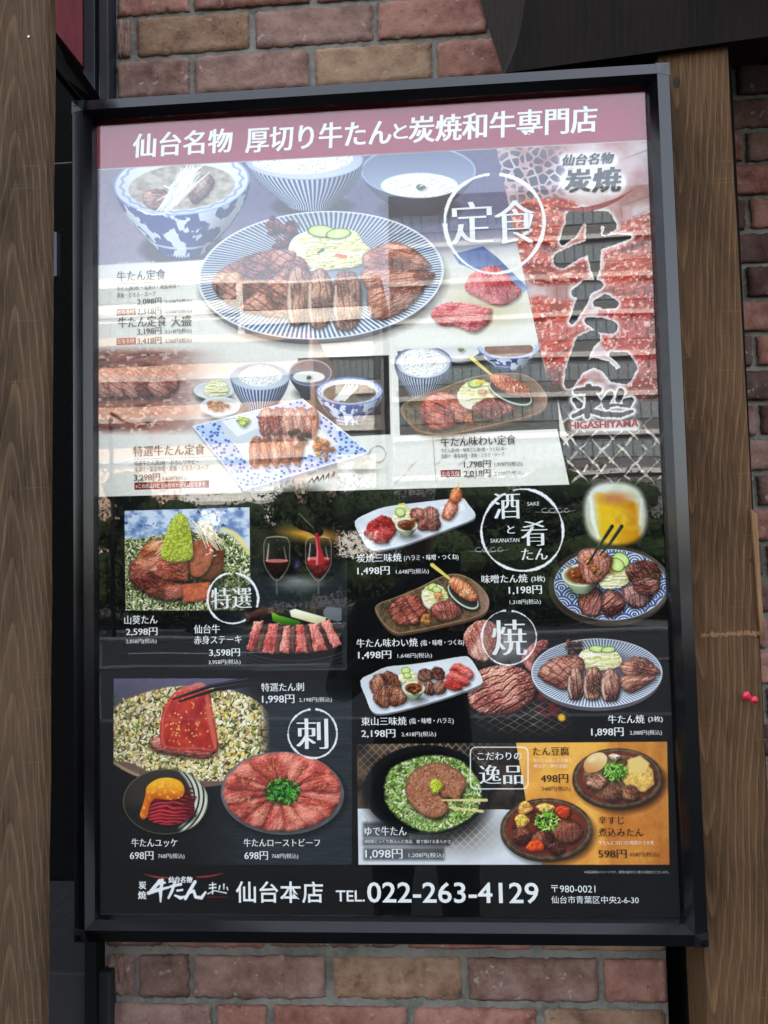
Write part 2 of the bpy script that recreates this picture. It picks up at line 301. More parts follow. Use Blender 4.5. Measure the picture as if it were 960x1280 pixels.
bowl(227, 228, 85, 41, 82, 33, in_soup(), body_blue(12, 1.), rot=-4, rimc=(126,160,212), bc=1)
meat([(178,243),(190,236),(206,238),(210,250),(196,262),(182,256)], (140,112,104), (96,70,64), (206,180,170), 20, 5, .3, 3, .6, shad=.2); meat([(236,240),(250,222),(262,218),(268,230),(258,246),(242,256)], (120,100,96), (80,60,58), (196,180,176), 60, 5, .3, 4, .6, shad=.2)
r_ = np.random.default_rng(2)
for k in range(34):
    x = 208+r_.normal()*7; y = 260+r_.normal()*4; x2 = 240+r_.normal()*9; y2 = 214+r_.normal()*7
    stroke([(x, y, .8), ((x+x2)/2+r_.normal()*3, (y+y2)/2+r_.normal()*2, 1.4), (x2, y2, .6)], [(236,238,226),(250,250,244),(206,212,198)][k % 3], .6)
stroke([(205,232,.8),(214,236,1.6),(218,246,1.)], (240,240,232)); stroke([(172,262,1),(190,268,1.2),(206,268,.8)], (238,236,226))
m = np.clip(band, 0, 1)[..., None]; A[:] = keep*(1-m)+A*m
s, X, Y = win(100, 325, 262, 350); over(s, np.clip(1-aa(Y-(333-(X-123)*.06), .4), 0, 1)*(X < 256), paper(X, Y))
# ======== the big plate
plate_striped(401, 344, 154, 80, -3, 150, rim=6)
s, X, Y = win(240, 255, 565, 435); u, v, r, a = ell(X, Y, 401, 344, 154, 80, -3)
over(s, np.clip((.62-r)*6, 0, 1)*.35, (70,74,90))
for k in range(26):
    rr = np.random.default_rng(k); x, y = 352+rr.uniform(-17,17), 291+rr.uniform(-18,19)
    lump(x, y, rr.uniform(3,7), [(96,40,34),(70,26,26),(150,72,56),(120,50,40)][k % 4], k, rr.uniform(3,5))
cabbage([(362,320),(368,300),(384,288),(400,286),(440,288),(454,302),(468,322),(440,334),(400,338),(380,338)], 4)
stroke(spline([(364,322,2),(364,308,3),(372,297,3),(382,292,1.5)]), (250,244,226)); stroke([(372,330,5),(376,318,6),(374,306,4)], (246,236,206), 1.2, .8)
cuke(402, 289, 18, 7.5, 4); cuke(423, 292, 16, 6.5, -6); stroke([(421,319,2.2),(432,321,2.2)], (226,110,60)); stroke([(398,316,1.5),(404,312,2)], (80,120,50))
TB, TD, TH = (142,86,72), (66,36,34), (222,182,164)
meat([(266,352),(276,338),(300,324),(330,314),(352,311),(370,318),(362,338),(340,352),(318,370),(296,384),(280,376),(268,364)], TB, TD, TH, 28, 10, .65, 1, .8, cross=.9)
meat([(300,386),(318,366),(340,348),(358,332),(372,320),(384,330),(386,350),(380,372),(368,392),(350,398),(324,394)], (158,104,86), TD, TH, 30, 11, .6, 2, .8, cross=.8)
for q in ((366,336,22),(392,340,20),(424,342,24)):
    x, y, w_ = q; meat([(x-6,y+8),(x+4,y-4),(x+w_-4,y),(x+w_+4,y+22),(x+w_+2,y+56),(x+w_-8,y+70),(x-4,y+68),(x-8,y+40)], (120,74,62), (62,36,32), (226,194,176), 84, 9, .55, int(x), .9)
    stroke([(x-4,y+16,1.5),(x-5,y+44,2.2),(x-1,y+66,1.2)], (232,206,188), 1.2, .75)
meat([(452,322),(470,308),(494,302),(514,310),(530,322),(538,334),(516,340),(490,340),(462,338)], (150,84,66), TD, TH, 12, 7, .4, 5, .9)
meat([(452,338),(490,336),(530,338),(543,342),(536,356),(510,366),(480,364),(458,360)], (140,78,62), TD, TH, -8, 7, .4, 6, .9)
meat([(460,362),(490,358),(528,360),(520,376),(500,392),(476,400),(462,392)], (146,88,70), TD, TH, -25, 7, .4, 7, .9)
# knife, raw pieces
poly([(566,318),(604,308),(622,322),(660,360),(655,366),(632,352),(598,340),(574,330)], lambda X, Y: lerp((70,96,150), (150,170,200), (Y-X*.3-140)/30), .7)
meat([(582,362),(586,346),(600,336),(618,332),(632,340),(640,352),(652,364),(642,376),(624,382),(602,374)], (186,78,88), (140,40,54), (246,180,180), 70, 9, .25, 9, .9, .4)
meat([(538,392),(552,380),(580,378),(604,384),(614,386),(612,402),(594,416),(570,408),(550,406)], (190,84,92), (150,50,62), (246,190,186), 8, 8, .3, 10, .9, .4)
ring(618, 279, 62, seed=3, wd=1.9)
# glow behind the brush writing, then the brush writing
CAL = [[(722,272,9),(712,290,8),(704,302,4)], [(716,272,8),(728,268,8),(740,273,8),(756,273,8),(764,282,6),(757,291,3)], [(702,325,9),(720,315,8),(745,305,7),(770,299,5),(787,296,2)], [(742,275,8),(742,310,8),(744,335,5),(744,350,1)],
 [(748,356,5),(734,359,8),(720,366,5)], [(733,362,6),(728,376,6),(722,388,5),(715,402,3)], [(746,379,4),(757,377,8),(768,380,4.5)], [(735,401,4),(750,406,8),(764,409,7)],
 [(741,422,8),(730,430,10),(724,448,10),(717,465,9),(711,480,5)], [(712,478,6),(724,463,4),(742,453,5),(757,458,6),(768,470,7),(780,470,9),(787,460,8),(780,449,8),(765,443,3)],
 [(721,489,4),(738,487,4),(748,487,4)], [(736,484,4.5),(736,500,4),(734,520,3.5)], [(718,500,3),(724,506,4.5)], [(742,495,4),(746,502,5),(740,508,3)], [(717,520,2.5),(734,512,3),(755,518,3.5),(776,519,3),(790,514,2)], [(763,493,4),(757,502,5),(759,509,3)], [(776,490,4.5),(773,500,3.5)], [(782,502,4),(789,500,3.5),(786,506,3)], [(756,508,2),(772,506,1.6),(786,508,2)]]
gl_ = [[(708,201,5),(735,200,5),(764,200,5)], [(714,227,11),(740,227,11),(768,228,11)], [(718,532,3),(760,533,3),(794,532,3)]]
s, X, Y = win(660, 170, 850, 560); d = np.full(X.shape, 99., np.float32)
for st in CAL+gl_:
    for (ax, ay, ra), (bx, by, rb) in zip(st, st[1:]):
        ex, ey = bx-ax, by-ay; t = np.clip(((X-ax)*ex+(Y-ay)*ey)/(ex*ex+ey*ey), 0, 1); d = np.minimum(d, np.hypot(X-ax-t*ex, Y-ay-t*ey)-(ra+(rb-ra)*t))
over(s, np.clip(1.25-d/6., 0, 1)**1.6*.97, (244,238,232))
for k, st in enumerate(CAL): stroke([(q[0], q[1], q[2]*(1.16 if k < 10 else 1.)) for q in st], (34,33,34), .6, 1, 2.2, k)
stroke(spline([(692,257,.8),(712,262,2.2),(738,261,3.2),(768,251,2.2),(791,237,.5)]), (140,40,46), .6)
# ======== left photo of slices, dark photo, set meal
s, X, Y = win(100, 430, 375, 556); m = np.clip((545-Y)/10, 0, 1)*np.clip((Y-432)/10, 0, 1)*np.clip((292-X)/60, 0, 1)
n = fbm(X*.05+Y*.03, Y*.16, 4, 61); c = lerp((150,96,80), (92,52,46), (n-.4)*3); c = lerp(c, (214,180,160), (fbm(X*.2, Y*.3, 3, 62)-.55)*5); c = lerp(c, (196,176,168), np.clip((X-190)/70, 0, 1)); over(s, m*.95, c)
for k in range(5): meat([(118+k*17,470+k*2),(132+k*18,458),(148+k*18,466),(150+k*18,486),(134+k*17,498),(120+k*17,490)], (140,84,74), (76,38,36), (226,190,176), 35, 8, .5, 70+k, .8, .5)
DK = [(372,448),(486,444),(488,543),(380,548)]
def darkcloth(X, Y): n = fbm(X*.6, Y*.6, 3, 2); return v3((42,40,38))*(.6+.9*n)[..., None]
s, X, Y = win(330, 440, 492, 550); over(s, aa(sdp(DK, X, Y), .5)*np.clip((X-345)/40, 0, 1), darkcloth(X, Y))
bowl(388, 466, 27, 17, 24, 14, flat_in((96,106,126), (60,66,84)), lambda X, Y, t, a: lerp((56,62,82), (36,38,52), t), rimc=(140,150,170))
eshadow(386, 471, 20, 7, .8, 1, c=(226,228,220)); lump(386, 472, 3, (60,90,60), 1, 2)
bowl(325, 471, 37, 17, 38, 19, flat_in((206,212,220)), body_stripes(22), rimc=(170,184,206)); rice([(298,472),(306,462),(325,456),(345,461),(353,472),(340,480),(325,483),(308,480)], 8)
bowl(437, 489, 42, 18, 38, 16, in_soup((120,110,92), (80,70,56)), body_blue(44), rimc=(96,120,180))
for k in range(14): x = 424+r_.normal()*3; stroke([(x, 500+r_.normal(), .6), (x+9, 491, 1.1), (x+18+r_.normal()*2, 482+r_.normal()*2, .5)], (240,238,226), .5)
meat([(446,486),(456,482),(464,488),(460,496),(448,496)], (110,84,66), (60,42,34), (160,130,110), 0, 5, .2, 3, .4)
eshadow(267, 491, 26, 13, 3, .3); bowl(267, 488, 25, 11, 9, 13, flat_in((236,240,236)), lambda X, Y, t, a: lerp((236,238,234), (200,206,206), t), rimc=(214,222,220)); cabbage([(254,488),(262,478),(276,475),(284,482),(284,492),(270,496),(258,494)], 9)
bowl(275, 508, 25, 12, 9, 14, flat_in((240,242,238)), lambda X, Y, t, a: lerp((236,238,234), (200,206,206), t), rimc=(220,226,222))
for k in range(12): q = np.random.default_rng(k+40); lump(272+q.normal()*8, 507+q.normal()*3, q.uniform(2.5,4.5), [(176,110,60),(140,84,50),(196,140,90)][k % 3], k, 2.5)
SQ = [(242,533),(378,499),(462,565),(305,612)]; shadow(SQ, 3, 5, 5, .4)
poly([(x, y+4) for x, y in SQ], (150,160,180), .6)
def sqc(X, Y):
    c = lerp((214,224,240), (158,184,226), fbm(X*.15, Y*.15, 3, 7)); d1, dg, i_ = cells((X+Y*.3)/7, (Y-X*.3)/6, 15); return lerp(c, (60,92,160), np.clip((.34-d1)*7, 0, 1))
poly(SQ, sqc, .6); poly([(280,538),(372,514),(424,556),(318,590)], lambda X, Y: lerp((236,236,230), (210,212,210), fbm(X*.05, Y*.05, 2, 3)), .8)
for a_, b_ in zip(SQ, SQ[1:]+SQ[:1]): stroke([(*a_, .9), (*b_, .9)], (236,240,246), .5)
poly([(277,527),(318,519),(330,533),(330,542),(298,556),(280,545)], (206,212,216), .6); poly([(277,526),(317,518),(330,532),(297,546)], (244,246,244), .6); lump(304, 527, 8, (186,204,110), 3, 6)
for k in range(5): x = 326+k*14; meat([(x-3,520+k),(x+5,510),(x+14,512),(x+17,530),(x+10,546),(x,542)], (170,112,98), (110,56,48), (240,206,190), 75, 7, .4, 80+k, .9)
for k in range(5): x = 314+k*13; meat([(x-2,556-k),(x+5,546-k),(x+12,548-k),(x+14,566-k),(x+8,584-k),(x-1,580-k)], (164,104,84), (104,54,42), (240,208,190), 78, 7, .4, 90+k, .9)
for k in range(9): q = np.random.default_rng(k+90); lump(376+q.normal()*5, 548+q.normal()*7, 4, (92,70,44), k, 3)
for k in range(22): q = np.random.default_rng(k+60); lump(402+q.normal()*7, 557+q.normal()*6, q.uniform(2.5,4.5), [(186,116,50),(214,150,80),(140,80,36)][k % 3], k, 3)
# grey ink cloud and disc
s, X, Y = win(390, 545, 500, 612); n = fbm(X*.06, Y*.06, 4, 77); m = np.clip(1-np.hypot((X-442)/46, (Y-585)/22), 0, 1)*1.6*np.clip((n-.3)*3, 0, 1); m = m*(sdp(SQ, X, Y) > 1.5)*(Y > 546)*np.clip((606-Y)/8, 0, 1); over(s, np.clip(m, 0, 1)*.65, (120,120,116))
ring(472, 568, 10, (160,160,154), .9, 5, gap=9); eshadow(472, 568, 9, 9, .8, .9, c=(230,226,212))
for k in range(5): stroke([(386+k*7, 603-k*1.5, .5), (390+k*7, 598-k*2, 1.), (393+k*6, 604-k*2, .4)], (70,70,66), .5)
# ======== second photo
P2 = [(497,439),(600,434),(674,430),(697,536),(600,540),(500,544)]
keep = A.copy(); poly(P2, lambda X, Y: v3((46,48,50))*(.5+1.0*fbm(X*.12+3, Y*.35, 4, 6))[..., None]+v3((6,10,8)), .5)
s, X, Y = win(540, 440, 620, 490); over(s, np.clip(1-np.hypot((X-575)/30, (Y-465)/24), 0, 1)*np.clip((fbm(X*.3, Y*.3, 3, 3)-.45)*6, 0, 1), (70,92,64))
bowl(575, 438, 25, 10, 12, 13, flat_in((236,238,234)), lambda X, Y, t, a: lerp((214,218,218), (150,156,160), t), rimc=(226,228,226)); lump(576, 437, 4, (120,130,90), 3, 2)
bowl(636, 434, 39, 15, 24, 18, in_soup((150,116,100), (110,80,66)), body_blue(53), rimc=(150,170,210))
bowl(529, 453, 36, 21, 38, 19, flat_in((200,206,214)), body_stripes(24, (44,56,88), (196,206,220)), rimc=(90,104,140)); rice([(498,452),(508,440),(530,436),(552,443),(560,454),(548,466),(530,471),(508,466)], 10)
BP = [(501,512),(512,500),(545,488),(592,471),(640,466),(664,472),(680,488),(684,502),(672,517),(620,531),(565,542),(530,541),(512,530)]
def brownplate(P, sd0=1):
    P = sm(P); shadow(P, 2, 5, 5, .55); poly([(x, y+3.5) for x, y in P], (96,74,58), .6)
    def f(X, Y):
        n = fbm(X*.14, Y*.14, 4, sd0); g = fbm(X*.8, Y*.8, 3, sd0+1); c = lerp((112,94,66), (72,60,44), (n-.4)*3); c = lerp(c, (168,142,104), (g-.6)*4); c = lerp(c, (176,140,130), np.clip((X-P[:,0].max()+26)/26, 0, 1)*.8)
        return lerp(c, (186,150,120), aa(-sdp(P, X, Y)-1.2, 1.)*.85)
    poly(P, f, .6)
brownplate(BP, 3)
meat([(524,518),(527,502),(540,492),(560,490),(578,500),(584,514),(578,528),(556,537),(536,536)], (160,74,62), (84,34,30), (236,172,158), 25, 9, .55, 101, .9)
meat([(560,500),(576,502),(586,514),(580,528),(568,524)], (150,80,66), (84,40,34), (226,170,150), 20, 8, .4, 102, .8)
cabbage([(572,494),(578,482),(594,475),(612,479),(622,490),(610,504),(592,511),(578,506)], 6); poly([(572,490),(578,498),(592,504),(604,502),(598,511),(584,511),(574,503)], (240,234,206), 1, True); cuke(594, 479, 9, 5, -10); stroke([(596,478,2),(604,477,2)], (240,200,50)); lump(603, 490, 5, (226,160,120), 4, 4)
meat([(590,512),(598,502),(618,497),(640,503),(644,512),(630,521),(606,523)], (150,92,84), (90,46,42), (236,190,180), 60, 7, .5, 103, .9); lump(587, 524, 7, (156,96,52), 6, 8); lump(596, 518, 5, (120,70,44), 5, 4)
def spoon(cx, cy, rx, ry, rot, tc, sx, sy, seed=0):
    eshadow(cx+1, cy+3, rx+1, ry+1, 2, .5, rot); s, X, Y = win(cx-rx-3, cy-rx-3, cx+rx+3, cy+rx+3); over(s, aa(sde(X, Y, cx, cy, rx, ry, rot), .6), (206,212,196)); over(s, aa(sde(X, Y, cx, cy-.6, rx-1.6, ry-1.6, rot), .6), (56,66,58))
    c_, s_ = math.cos(R(rot)), math.sin(R(rot)); tx, ty = cx-3*0, cy-ry*.75
    stroke([(sx, sy, 2.4), (sx+(tx-rx*.75*c_-sx)*.35, sy+(ty-rx*.75*s_-sy)*.35, 2.2), (tx-rx*.6*c_, ty-rx*.6*s_, 1.1)], (232,206,110), .5)
    P = [(tx+rx*.95*math.cos(q)*c_-ry*.85*math.sin(q)*s_, ty+rx*.95*math.cos(q)*s_+ry*.85*math.sin(q)*c_) for q in np.linspace(0, 6.28, 12)[:-1]]
    meat(P, tc, (120,50,34), (240,190,150), rot+60, 9, .35, seed, 1.0, .6); seed_dots(tx+rx*.2*c_, ty+rx*.2*s_, rx*.35, ry*.4, 8, (250,236,210), seed)
spoon(638, 491, 29, 12, 24, (176,92,62), 588, 446, 5)
band = aa(437-(FX-497)*.035-FY, .4)*aa(FX-LN(FY), .5); m = np.clip(np.where((FY < 470) & (FX > 490) & (FX < 720) & (FY > 400), band, 1), 0, 1)
m = np.where((FX > LN(FY)-2) & (FY > 425) & (FY < 560), aa(FX-LN(FY), .5), m)[..., None]; A[:] = keep*(1-m)+A*m
stroke([(541,546,.5),(545,602,.5)], (120,116,104), .4, .7)
# bottom edge of the pale sheet
s, X, Y = win(100, 595, 720, 630); yb = 621-(X-127)*(621-606)/(712-127); over(s, 1-aa(Y-yb, .4), (20,21,22))
# price tags in red
for q in ((146,386.5,170,395),(146,423,170,431.5),(551,588,576,597),(168,603.5,262,612.5)): rect(*q, (140,36,42))
for q in ((147,355,246,355.7),(168,574,276,574.7)): rect(*q, (110,108,98))
# ======== lower left: slate panel, three photos
def slate(X, Y):
    n = fbm(X*.05, Y*.9, 4, 91); return v3((44,50,53))*(.72+.55*n)[..., None]*(1.12-.25*np.clip((840-Y)/200, 0, 1))[..., None]
def rpoly(x0, y0, x1, y1, r, c, f=.5, alpha=None):
    s, X, Y = win(x0, y0, x1, y1); cx, cy = (x0+x1)/2, (y0+y1)/2; qx, qy = np.abs(X-cx)-(x1-x0)/2+r, np.abs(Y-cy)-(y1-y0)/2+r
    sd = np.hypot(np.maximum(qx, 0), np.maximum(qy, 0))+np.minimum(np.maximum(qx, qy), 0)-r; m = aa(sd, f)
    if alpha is not None: m = m*alpha(X, Y)
    over(s, m, c(X, Y) if callable(c) else c)
rpoly(160, 622, 433, 838, 4, slate, alpha=lambda X, Y: np.clip((X-235)/90, 0, 1)*np.clip((Y-625)/80, .15, 1))
# wine photo
s, X, Y = win(300, 605, 434, 745); b = np.clip(1-np.hypot((X-372)/72, (Y-672)/74), 0, 1); c = lerp((20,19,18), (8,8,8), fbm(X*.04, Y*.04, 3, 3)); c = lerp(c, (196,150,60), np.clip(1-np.abs(Y-668-(X-385)*.1)/14, 0, 1)*np.clip(1-np.abs(X-388)/55, 0, 1)*1.3)
c = lerp(c, (150,150,146), np.clip(1-np.hypot((X-375)/62, (Y-732)/17), 0, 1)*1.5*(.6+.6*fbm(X*.06, Y*.3, 3, 9))); c = lerp(c, (96,100,60), np.clip(1-np.hypot((X-325)/22, (Y-690)/26), 0, 1)*.5); c = lerp(c, (70,64,100), np.clip(1-np.hypot((X-371)/7, (Y-706)/12), 0, 1)); over(s, np.clip(b*3, 0, 1), c)
def glass(cx, fill, lv):
    P = sm([(cx-13,673),(cx-16,695),(cx-15,707),(cx-8,719),(cx,726),(cx+8,719),(cx+15,707),(cx+16,695),(cx+13,673)])
    poly(P, (70,64,54), .8, alpha=.35); s, X, Y = win(cx-18, 668, cx+18, 745); sd = sdp(P, X, Y)
    over(s, aa(sd+1.6, .6)*(Y > lv), lerp(fill, tuple(int(k*.35) for k in fill), (Y-lv)/22+(fbm(X*.2, Y*.2, 2, 3)-.5))); over(s, np.clip(1-np.abs(sd)/1.0, 0, 1)*.6, (206,196,176)); over(s, aa(sde(X, Y, cx, lv, 14.5, 2.2), .6)*.9, (206,120,110))
    stroke([(cx,724,1.6),(cx,742,1.1)], (120,112,104), .7, .7); stroke([(cx-10,680,.8),(cx-12,700,1.2)], (236,230,214), .7, .6); stroke([(cx-13,672,.5),(cx,671,.5),(cx+13,672,.5)], (190,180,160), .5, .7); stroke([(cx+9,684,.6),(cx+12,700,.9)], (220,210,190), .7, .5)
glass(346, (60,26,28), 701); glass(398, (160,40,52), 698)
stroke([(368,640,13),(380,652,11),(391,660,7),(398,665,6)], (16,15,15), .9); stroke([(374,642,1),(386,654,1.2),(392,660,.6)], (140,130,110), .8, .7); stroke([(396,668,2.2),(398,684,3),(401,700,5)], (170,40,54), .8); stroke([(395,672,.6),(397,690,1),(396,705,1.5)], (236,150,150), .6, .7)
# photo A
QA = [(155.5,638.5),(312,634),(313,763),(157,763)]
def cloth(X, Y):
    n = fbm(X*.09, Y*.12, 4, 15); c = lerp((206,216,230), (110,136,178), (n-.42)*3.2); return lerp(c, (60,86,130), (fbm(X*.12, Y*.14, 3, 16)-.66)*9)
poly(QA, cloth, .4)
keep = A.copy(); GC = [(206,202,176),(150,156,100),(80,96,52),(50,60,38),(190,186,146),(110,118,72)]
grains([(150,682),(175,674),(205,668),(250,664),(285,668),(304,682),(318,700),(320,770),(150,770)], GC, 2.7, 19, 1., depth=.42)
stroke(spline([(278,661,2),(294,668,3),(304,680,3),(312,692,2)]), (236,214,140), 1.2, .9)
eshadow(222, 718, 60, 36, 6, .55)
meat([(171,698),(180,682),(196,673),(214,680),(208,694),(182,702)], (164,96,62), (96,48,36), (226,160,120), 20, 9, .15, 110, .6)
meat([(163,704),(184,696),(214,692),(228,702),(206,716),(180,720),(165,724)], (150,88,72), (84,46,40), (230,170,150), 10, 9, .15, 111, .7)
meat([(164,720),(186,712),(212,726),(229,731),(227,748),(200,750),(180,740),(166,730)], (128,66,56), (66,30,28), (216,150,136), 20, 9, .15, 112, .8)
slab([(236,682),(258,674),(272,680),(281,690),(278,716),(262,726),(240,722),(234,712)], (112,62,48), seed=113); slab([(240,680),(256,675),(267,679),(264,704),(252,720),(238,716)], (168,100,78), seed=114, smooth=True)
meat([(184,714),(198,700),(236,697),(236,727),(208,725)], (156,84,68), (90,42,36), (236,180,160), 15, 10, .12, 115, .8, smooth=False); slab([(227,730),(263,727),(264,750),(229,753)], (184,102,74), seed=116)
for k in range(26): x = 238+r_.uniform(0,16); y = 650+r_.uniform(0,14); stroke([(x,y,.4),(x+12+r_.normal()*3,y+6+r_.normal()*3,.7),(x+24+r_.normal()*5,y+22+r_.normal()*5,.4)], [(236,222,190),(206,180,140),(250,240,220)][k % 3], .4)
for k in range(8): x = 190+r_.uniform(-6,10); y = 690+r_.uniform(-5,8); stroke([(x,y,.4),(x+8,y-8,.6),(x+16,y-10,.4)], (226,206,180), .4)
P = sm([(201,692),(206,672),(214,652),(223,642),(232,646),(238,662),(241,682),(240,698),(226,702),(208,701)]); shadow(P, 2, 3, 3, .4); s, X, Y = win(*bb(P)); sd = sdp(P, X, Y); d1, dg, i_ = cells(X/4.2, Y/4.2, 8); n = fbm(X*.3, Y*.3, 3, 6)
c = lerp((188,196,84), (140,150,44), n*1.6-.3)*(1+(relief((1-d1)*2.6+np.sqrt(np.clip(-sd, 0, 12))*2.2+n*2, 1.)*.34))[..., None]; c = lerp(c, (236,240,160), np.clip((.3-d1)*3, 0, .6)); over(s, aa(sd, .7), np.clip(c, 0, 1))
m = aa(sdp(QA, FX[560:1500], FY[560:1500]), .4) if False else None
s, X, Y = win(140, 620, 330, 780); m = aa(sdp(QA, X, Y), .4)[..., None]; A[s] = keep[s]*(1-m)+A[s]*m
ring(291, 748, 31.5, seed=7, wd=1.2); s, X, Y = win(250, 710, 330, 790); over(s, aa(np.hypot(X-291, Y-748)-30, 1)*.30*(Y < 764)*(X < 314), (10,10,12))
# photo C: steak
QC = [(307,759),(427,759),(428,831),(308,832)]; keep = A.copy()
poly(QC, (30,30,30), .4); s, X, Y = win(300, 755, 432, 836); u, v, r, a = ell(X, Y, 368, 792, 82, 34); c = lerp((44,42,40), (18,18,19), r*1.4-.4); c = lerp(c, (96,98,98), np.clip(1-np.abs(r-1)/.03, 0, 1)*.7); over(s, (r < 1.02)*1., c)
for k in range(5): q = 1.06+k*.11; over(s, np.clip(1-np.abs(np.hypot(u, v*.92)-q)/.02, 0, 1)*(v > 0)*.55, (84,86,88))
stroke([(312,770,3),(330,762,5),(345,764,3)], (120,70,56), 2, .7); stroke([(412,766,8),(422,768,9)], (110,114,118), .8)
poly([(339,764),(348,769),(374,776),(378,781),(352,781),(341,776)], lambda X, Y: lerp((120,176,50), (48,100,26), (Y-768)/12), .6); poly([(362,763),(369,761),(408,772),(406,777),(396,780),(364,771)], lambda X, Y: lerp((246,242,206), (206,200,150), (Y-766)/10), .6)
PK = [[(317,776),(330,776),(317,816),(308,812)],[(336,780),(350,778),(342,818),(327,815)],[(355,782),(363,781),(362,818),(349,815)],[(370,781),(380,780),(385,816),(370,816)],[(386,781),(397,779),(409,812),(393,815)],[(401,777),(412,774),(427,806),(416,811)]]
DP = [[(329,778),(337,780),(328,818),(316,815)],[(348,780),(356,782),(350,819),(339,817)],[(361,782),(371,781),(371,818),(360,818)],[(378,781),(387,781),(394,817),(384,817)],[(395,780),(403,778),(416,812),(407,814)]]
for P in DP: meat(P, (84,58,48), (40,26,22), (150,116,96), 70, 6, .2, 3, .5, smooth=False)
for k, P in enumerate(PK): meat(P, (196,96,88), (140,50,50), (240,180,170), 75, 6, .25, 120+k, .8, .3, smooth=False, shad=.3)
m = aa(sdp(QC, X, Y), .4)[..., None]; A[s] = keep[s]*(1-m)+A[s]*m
for P in ([(433,700,.5),(433,836,.5),(320,838,.4)],): stroke(P, (92,98,100), .5, .6)
# ======== sashimi panel
rpoly(142, 849, 440, 1081, 4, slate, alpha=lambda X, Y: np.clip((X-200)/120, .08, 1)*np.clip((Y-852)/30, .3, 1))
keep = A.copy(); QD = [(142,848),(420,846),(420,1000),(142,1000)]
s, X, Y = win(135, 840, 345, 990); m = aa(sdp([(142,848),(345,846),(345,985),(142,985)], X, Y), .5)*np.clip((326-X)/40, 0, 1)*np.clip((905-Y)/30, 0, 1); over(s, m, lerp((104,100,120), (70,70,84), (Y-848)/60+(fbm(X*.05, Y*.05, 2, 3)-.5)*.5))
s, X, Y = win(135, 845, 345, 992); u, v, r, a = ell(X, Y, 236, 918, 112, 62, 3); fz = np.clip((338-X)/16, 0, 1)
over(s, aa(sde(X, Y, 236, 921, 113, 63, 3), .7)*fz, (120,96,84)); GR = A.copy()
grains([(142,890),(165,872),(205,860),(250,858),(300,866),(330,884),(345,915),(342,950),(310,972),(260,976),(205,970),(165,954),(140,945)], [(190,174,136),(176,156,106),(204,194,166),(156,140,88),(196,170,96),(104,116,56),(200,184,140),(140,112,84),(206,196,160),(198,186,140),(184,170,130)], 4.6, 27, 1., depth=.55)
for k in range(120): q = np.random.default_rng(k+400); x, y = 236+q.uniform(-95,100), 918+q.uniform(-50,52); stroke([(x,y,1.1),(x+q.normal()*2,y+q.normal()*2,.9)], [(70,100,40),(50,80,34),(226,196,90),(120,84,70)][k % 4], .5)
m = (np.clip((338-FX[s])/16, 0, 1))[..., None]; A[s] = GR[s]*(1-m)+A[s]*m
stroke(spline([(140,952,1.5),(165,966,2),(190,974,1.5),(215,978,1)]), (176,150,120), .8, .9)
eshadow(232, 935, 46, 12, 5, .45); meat([(188,926),(205,918),(224,930),(252,938),(268,936),(258,948),(224,944),(196,938)], (150,84,78), (90,44,42), (220,170,160), 10, 8, .2, 130, .6)
P = sm([(201,900),(206,882),(220,864),(236,857),(252,853),(262,864),(266,890),(273,930),(266,940),(244,938),(216,938),(202,932),(200,916)]); s, X, Y = win(*bb(P)); sd = sdp(P, X, Y); n = fbm(X*.1, Y*.06, 3, 9); d1, dg, i_ = cells(X/6.5, Y/6.5, 77)
c = lerp((196,72,52), (150,40,36), n*2-.5); c = lerp(c, (230,140,96), np.clip((.32-d1)*4, 0, 1)*(i_ > .55)*.9); c = lerp(c, (230,150,140), np.clip(1-np.abs(sd+3)/2.2, 0, 1)*.45); c = c*(1+relief(n*8+np.sqrt(np.clip(-sd, 0, 9))*2, 1.)*.3)[..., None]; c = lerp(c, (196,130,124), np.clip((866-Y)/10, 0, 1)*.8); over(s, aa(sd, .7), np.clip(c, 0, 1))
stroke([(258,870,1.5),(262,900,2.5),(269,934,2.)], (206,110,96), 1, .8); seed_dots(236, 905, 26, 28, 26, (246,190,120), 8, .9)
stroke([(216,874,1.1),(262,858,2.2),(318,848,3.2),(350,842,3.6)], (26,26,28), .5); stroke([(224,877,1.1),(270,862,2.2),(330,853,3.)], (34,34,36), .5); stroke([(216,873.4,.3),(262,856.8,.5),(318,846.4,.6)], (110,110,116), .5, .7)
s, X, Y = win(135, 838, 440, 850); m = (Y < 848)*(X > 0); A[s] = np.where(m[..., None], keep[s], A[s]); s, X, Y = win(120, 840, 143, 1000, 0); A[s] = np.where((X < 142)[..., None], keep[s], A[s])
# yukke
eshadow(209, 1007, 54, 41, 5, .6); s, X, Y = win(150, 958, 264, 1048); u, v, r, a = ell(X, Y, 207, 1002, 53.5, 41)
c = lerp((62,56,48), (36,33,30), (v+.3)+(fbm(X*.04, Y*.04, 2, 2)-.5)*2); ar = np.hypot(u+.55, v+.15)*9; k = np.abs(ar-np.round(ar))*2; c = lerp(c, (206,206,190), np.clip((u-.05-np.abs(v+.2)*.2)*5, 0, 1)*np.clip((k-.25)*4, 0, 1)*np.clip((ar-10)*1.2, 0, 1)); c = lerp(c, (150,140,110), np.clip(1-np.abs(r-.98)/.02, 0, 1)*.7); over(s, aa(sde(X, Y, 207, 1002, 53.5, 41), .6), c)
eshadow(214, 1018, 32, 14, 4, .7)
P = sm([(184,1022),(188,1002),(198,990),(220,984),(236,992),(243,1006),(240,1020),(222,1030),(200,1030)]); s, X, Y = win(*bb(P)); sd = sdp(P, X, Y); w_ = Y+.004*(X-212)**2*-1+fbm(X*.06, Y*.06, 2, 4)*7; k = np.abs(w_/4.6-np.round(w_/4.6))*2; n = fbm(X*.12, w_*.5, 3, 3)
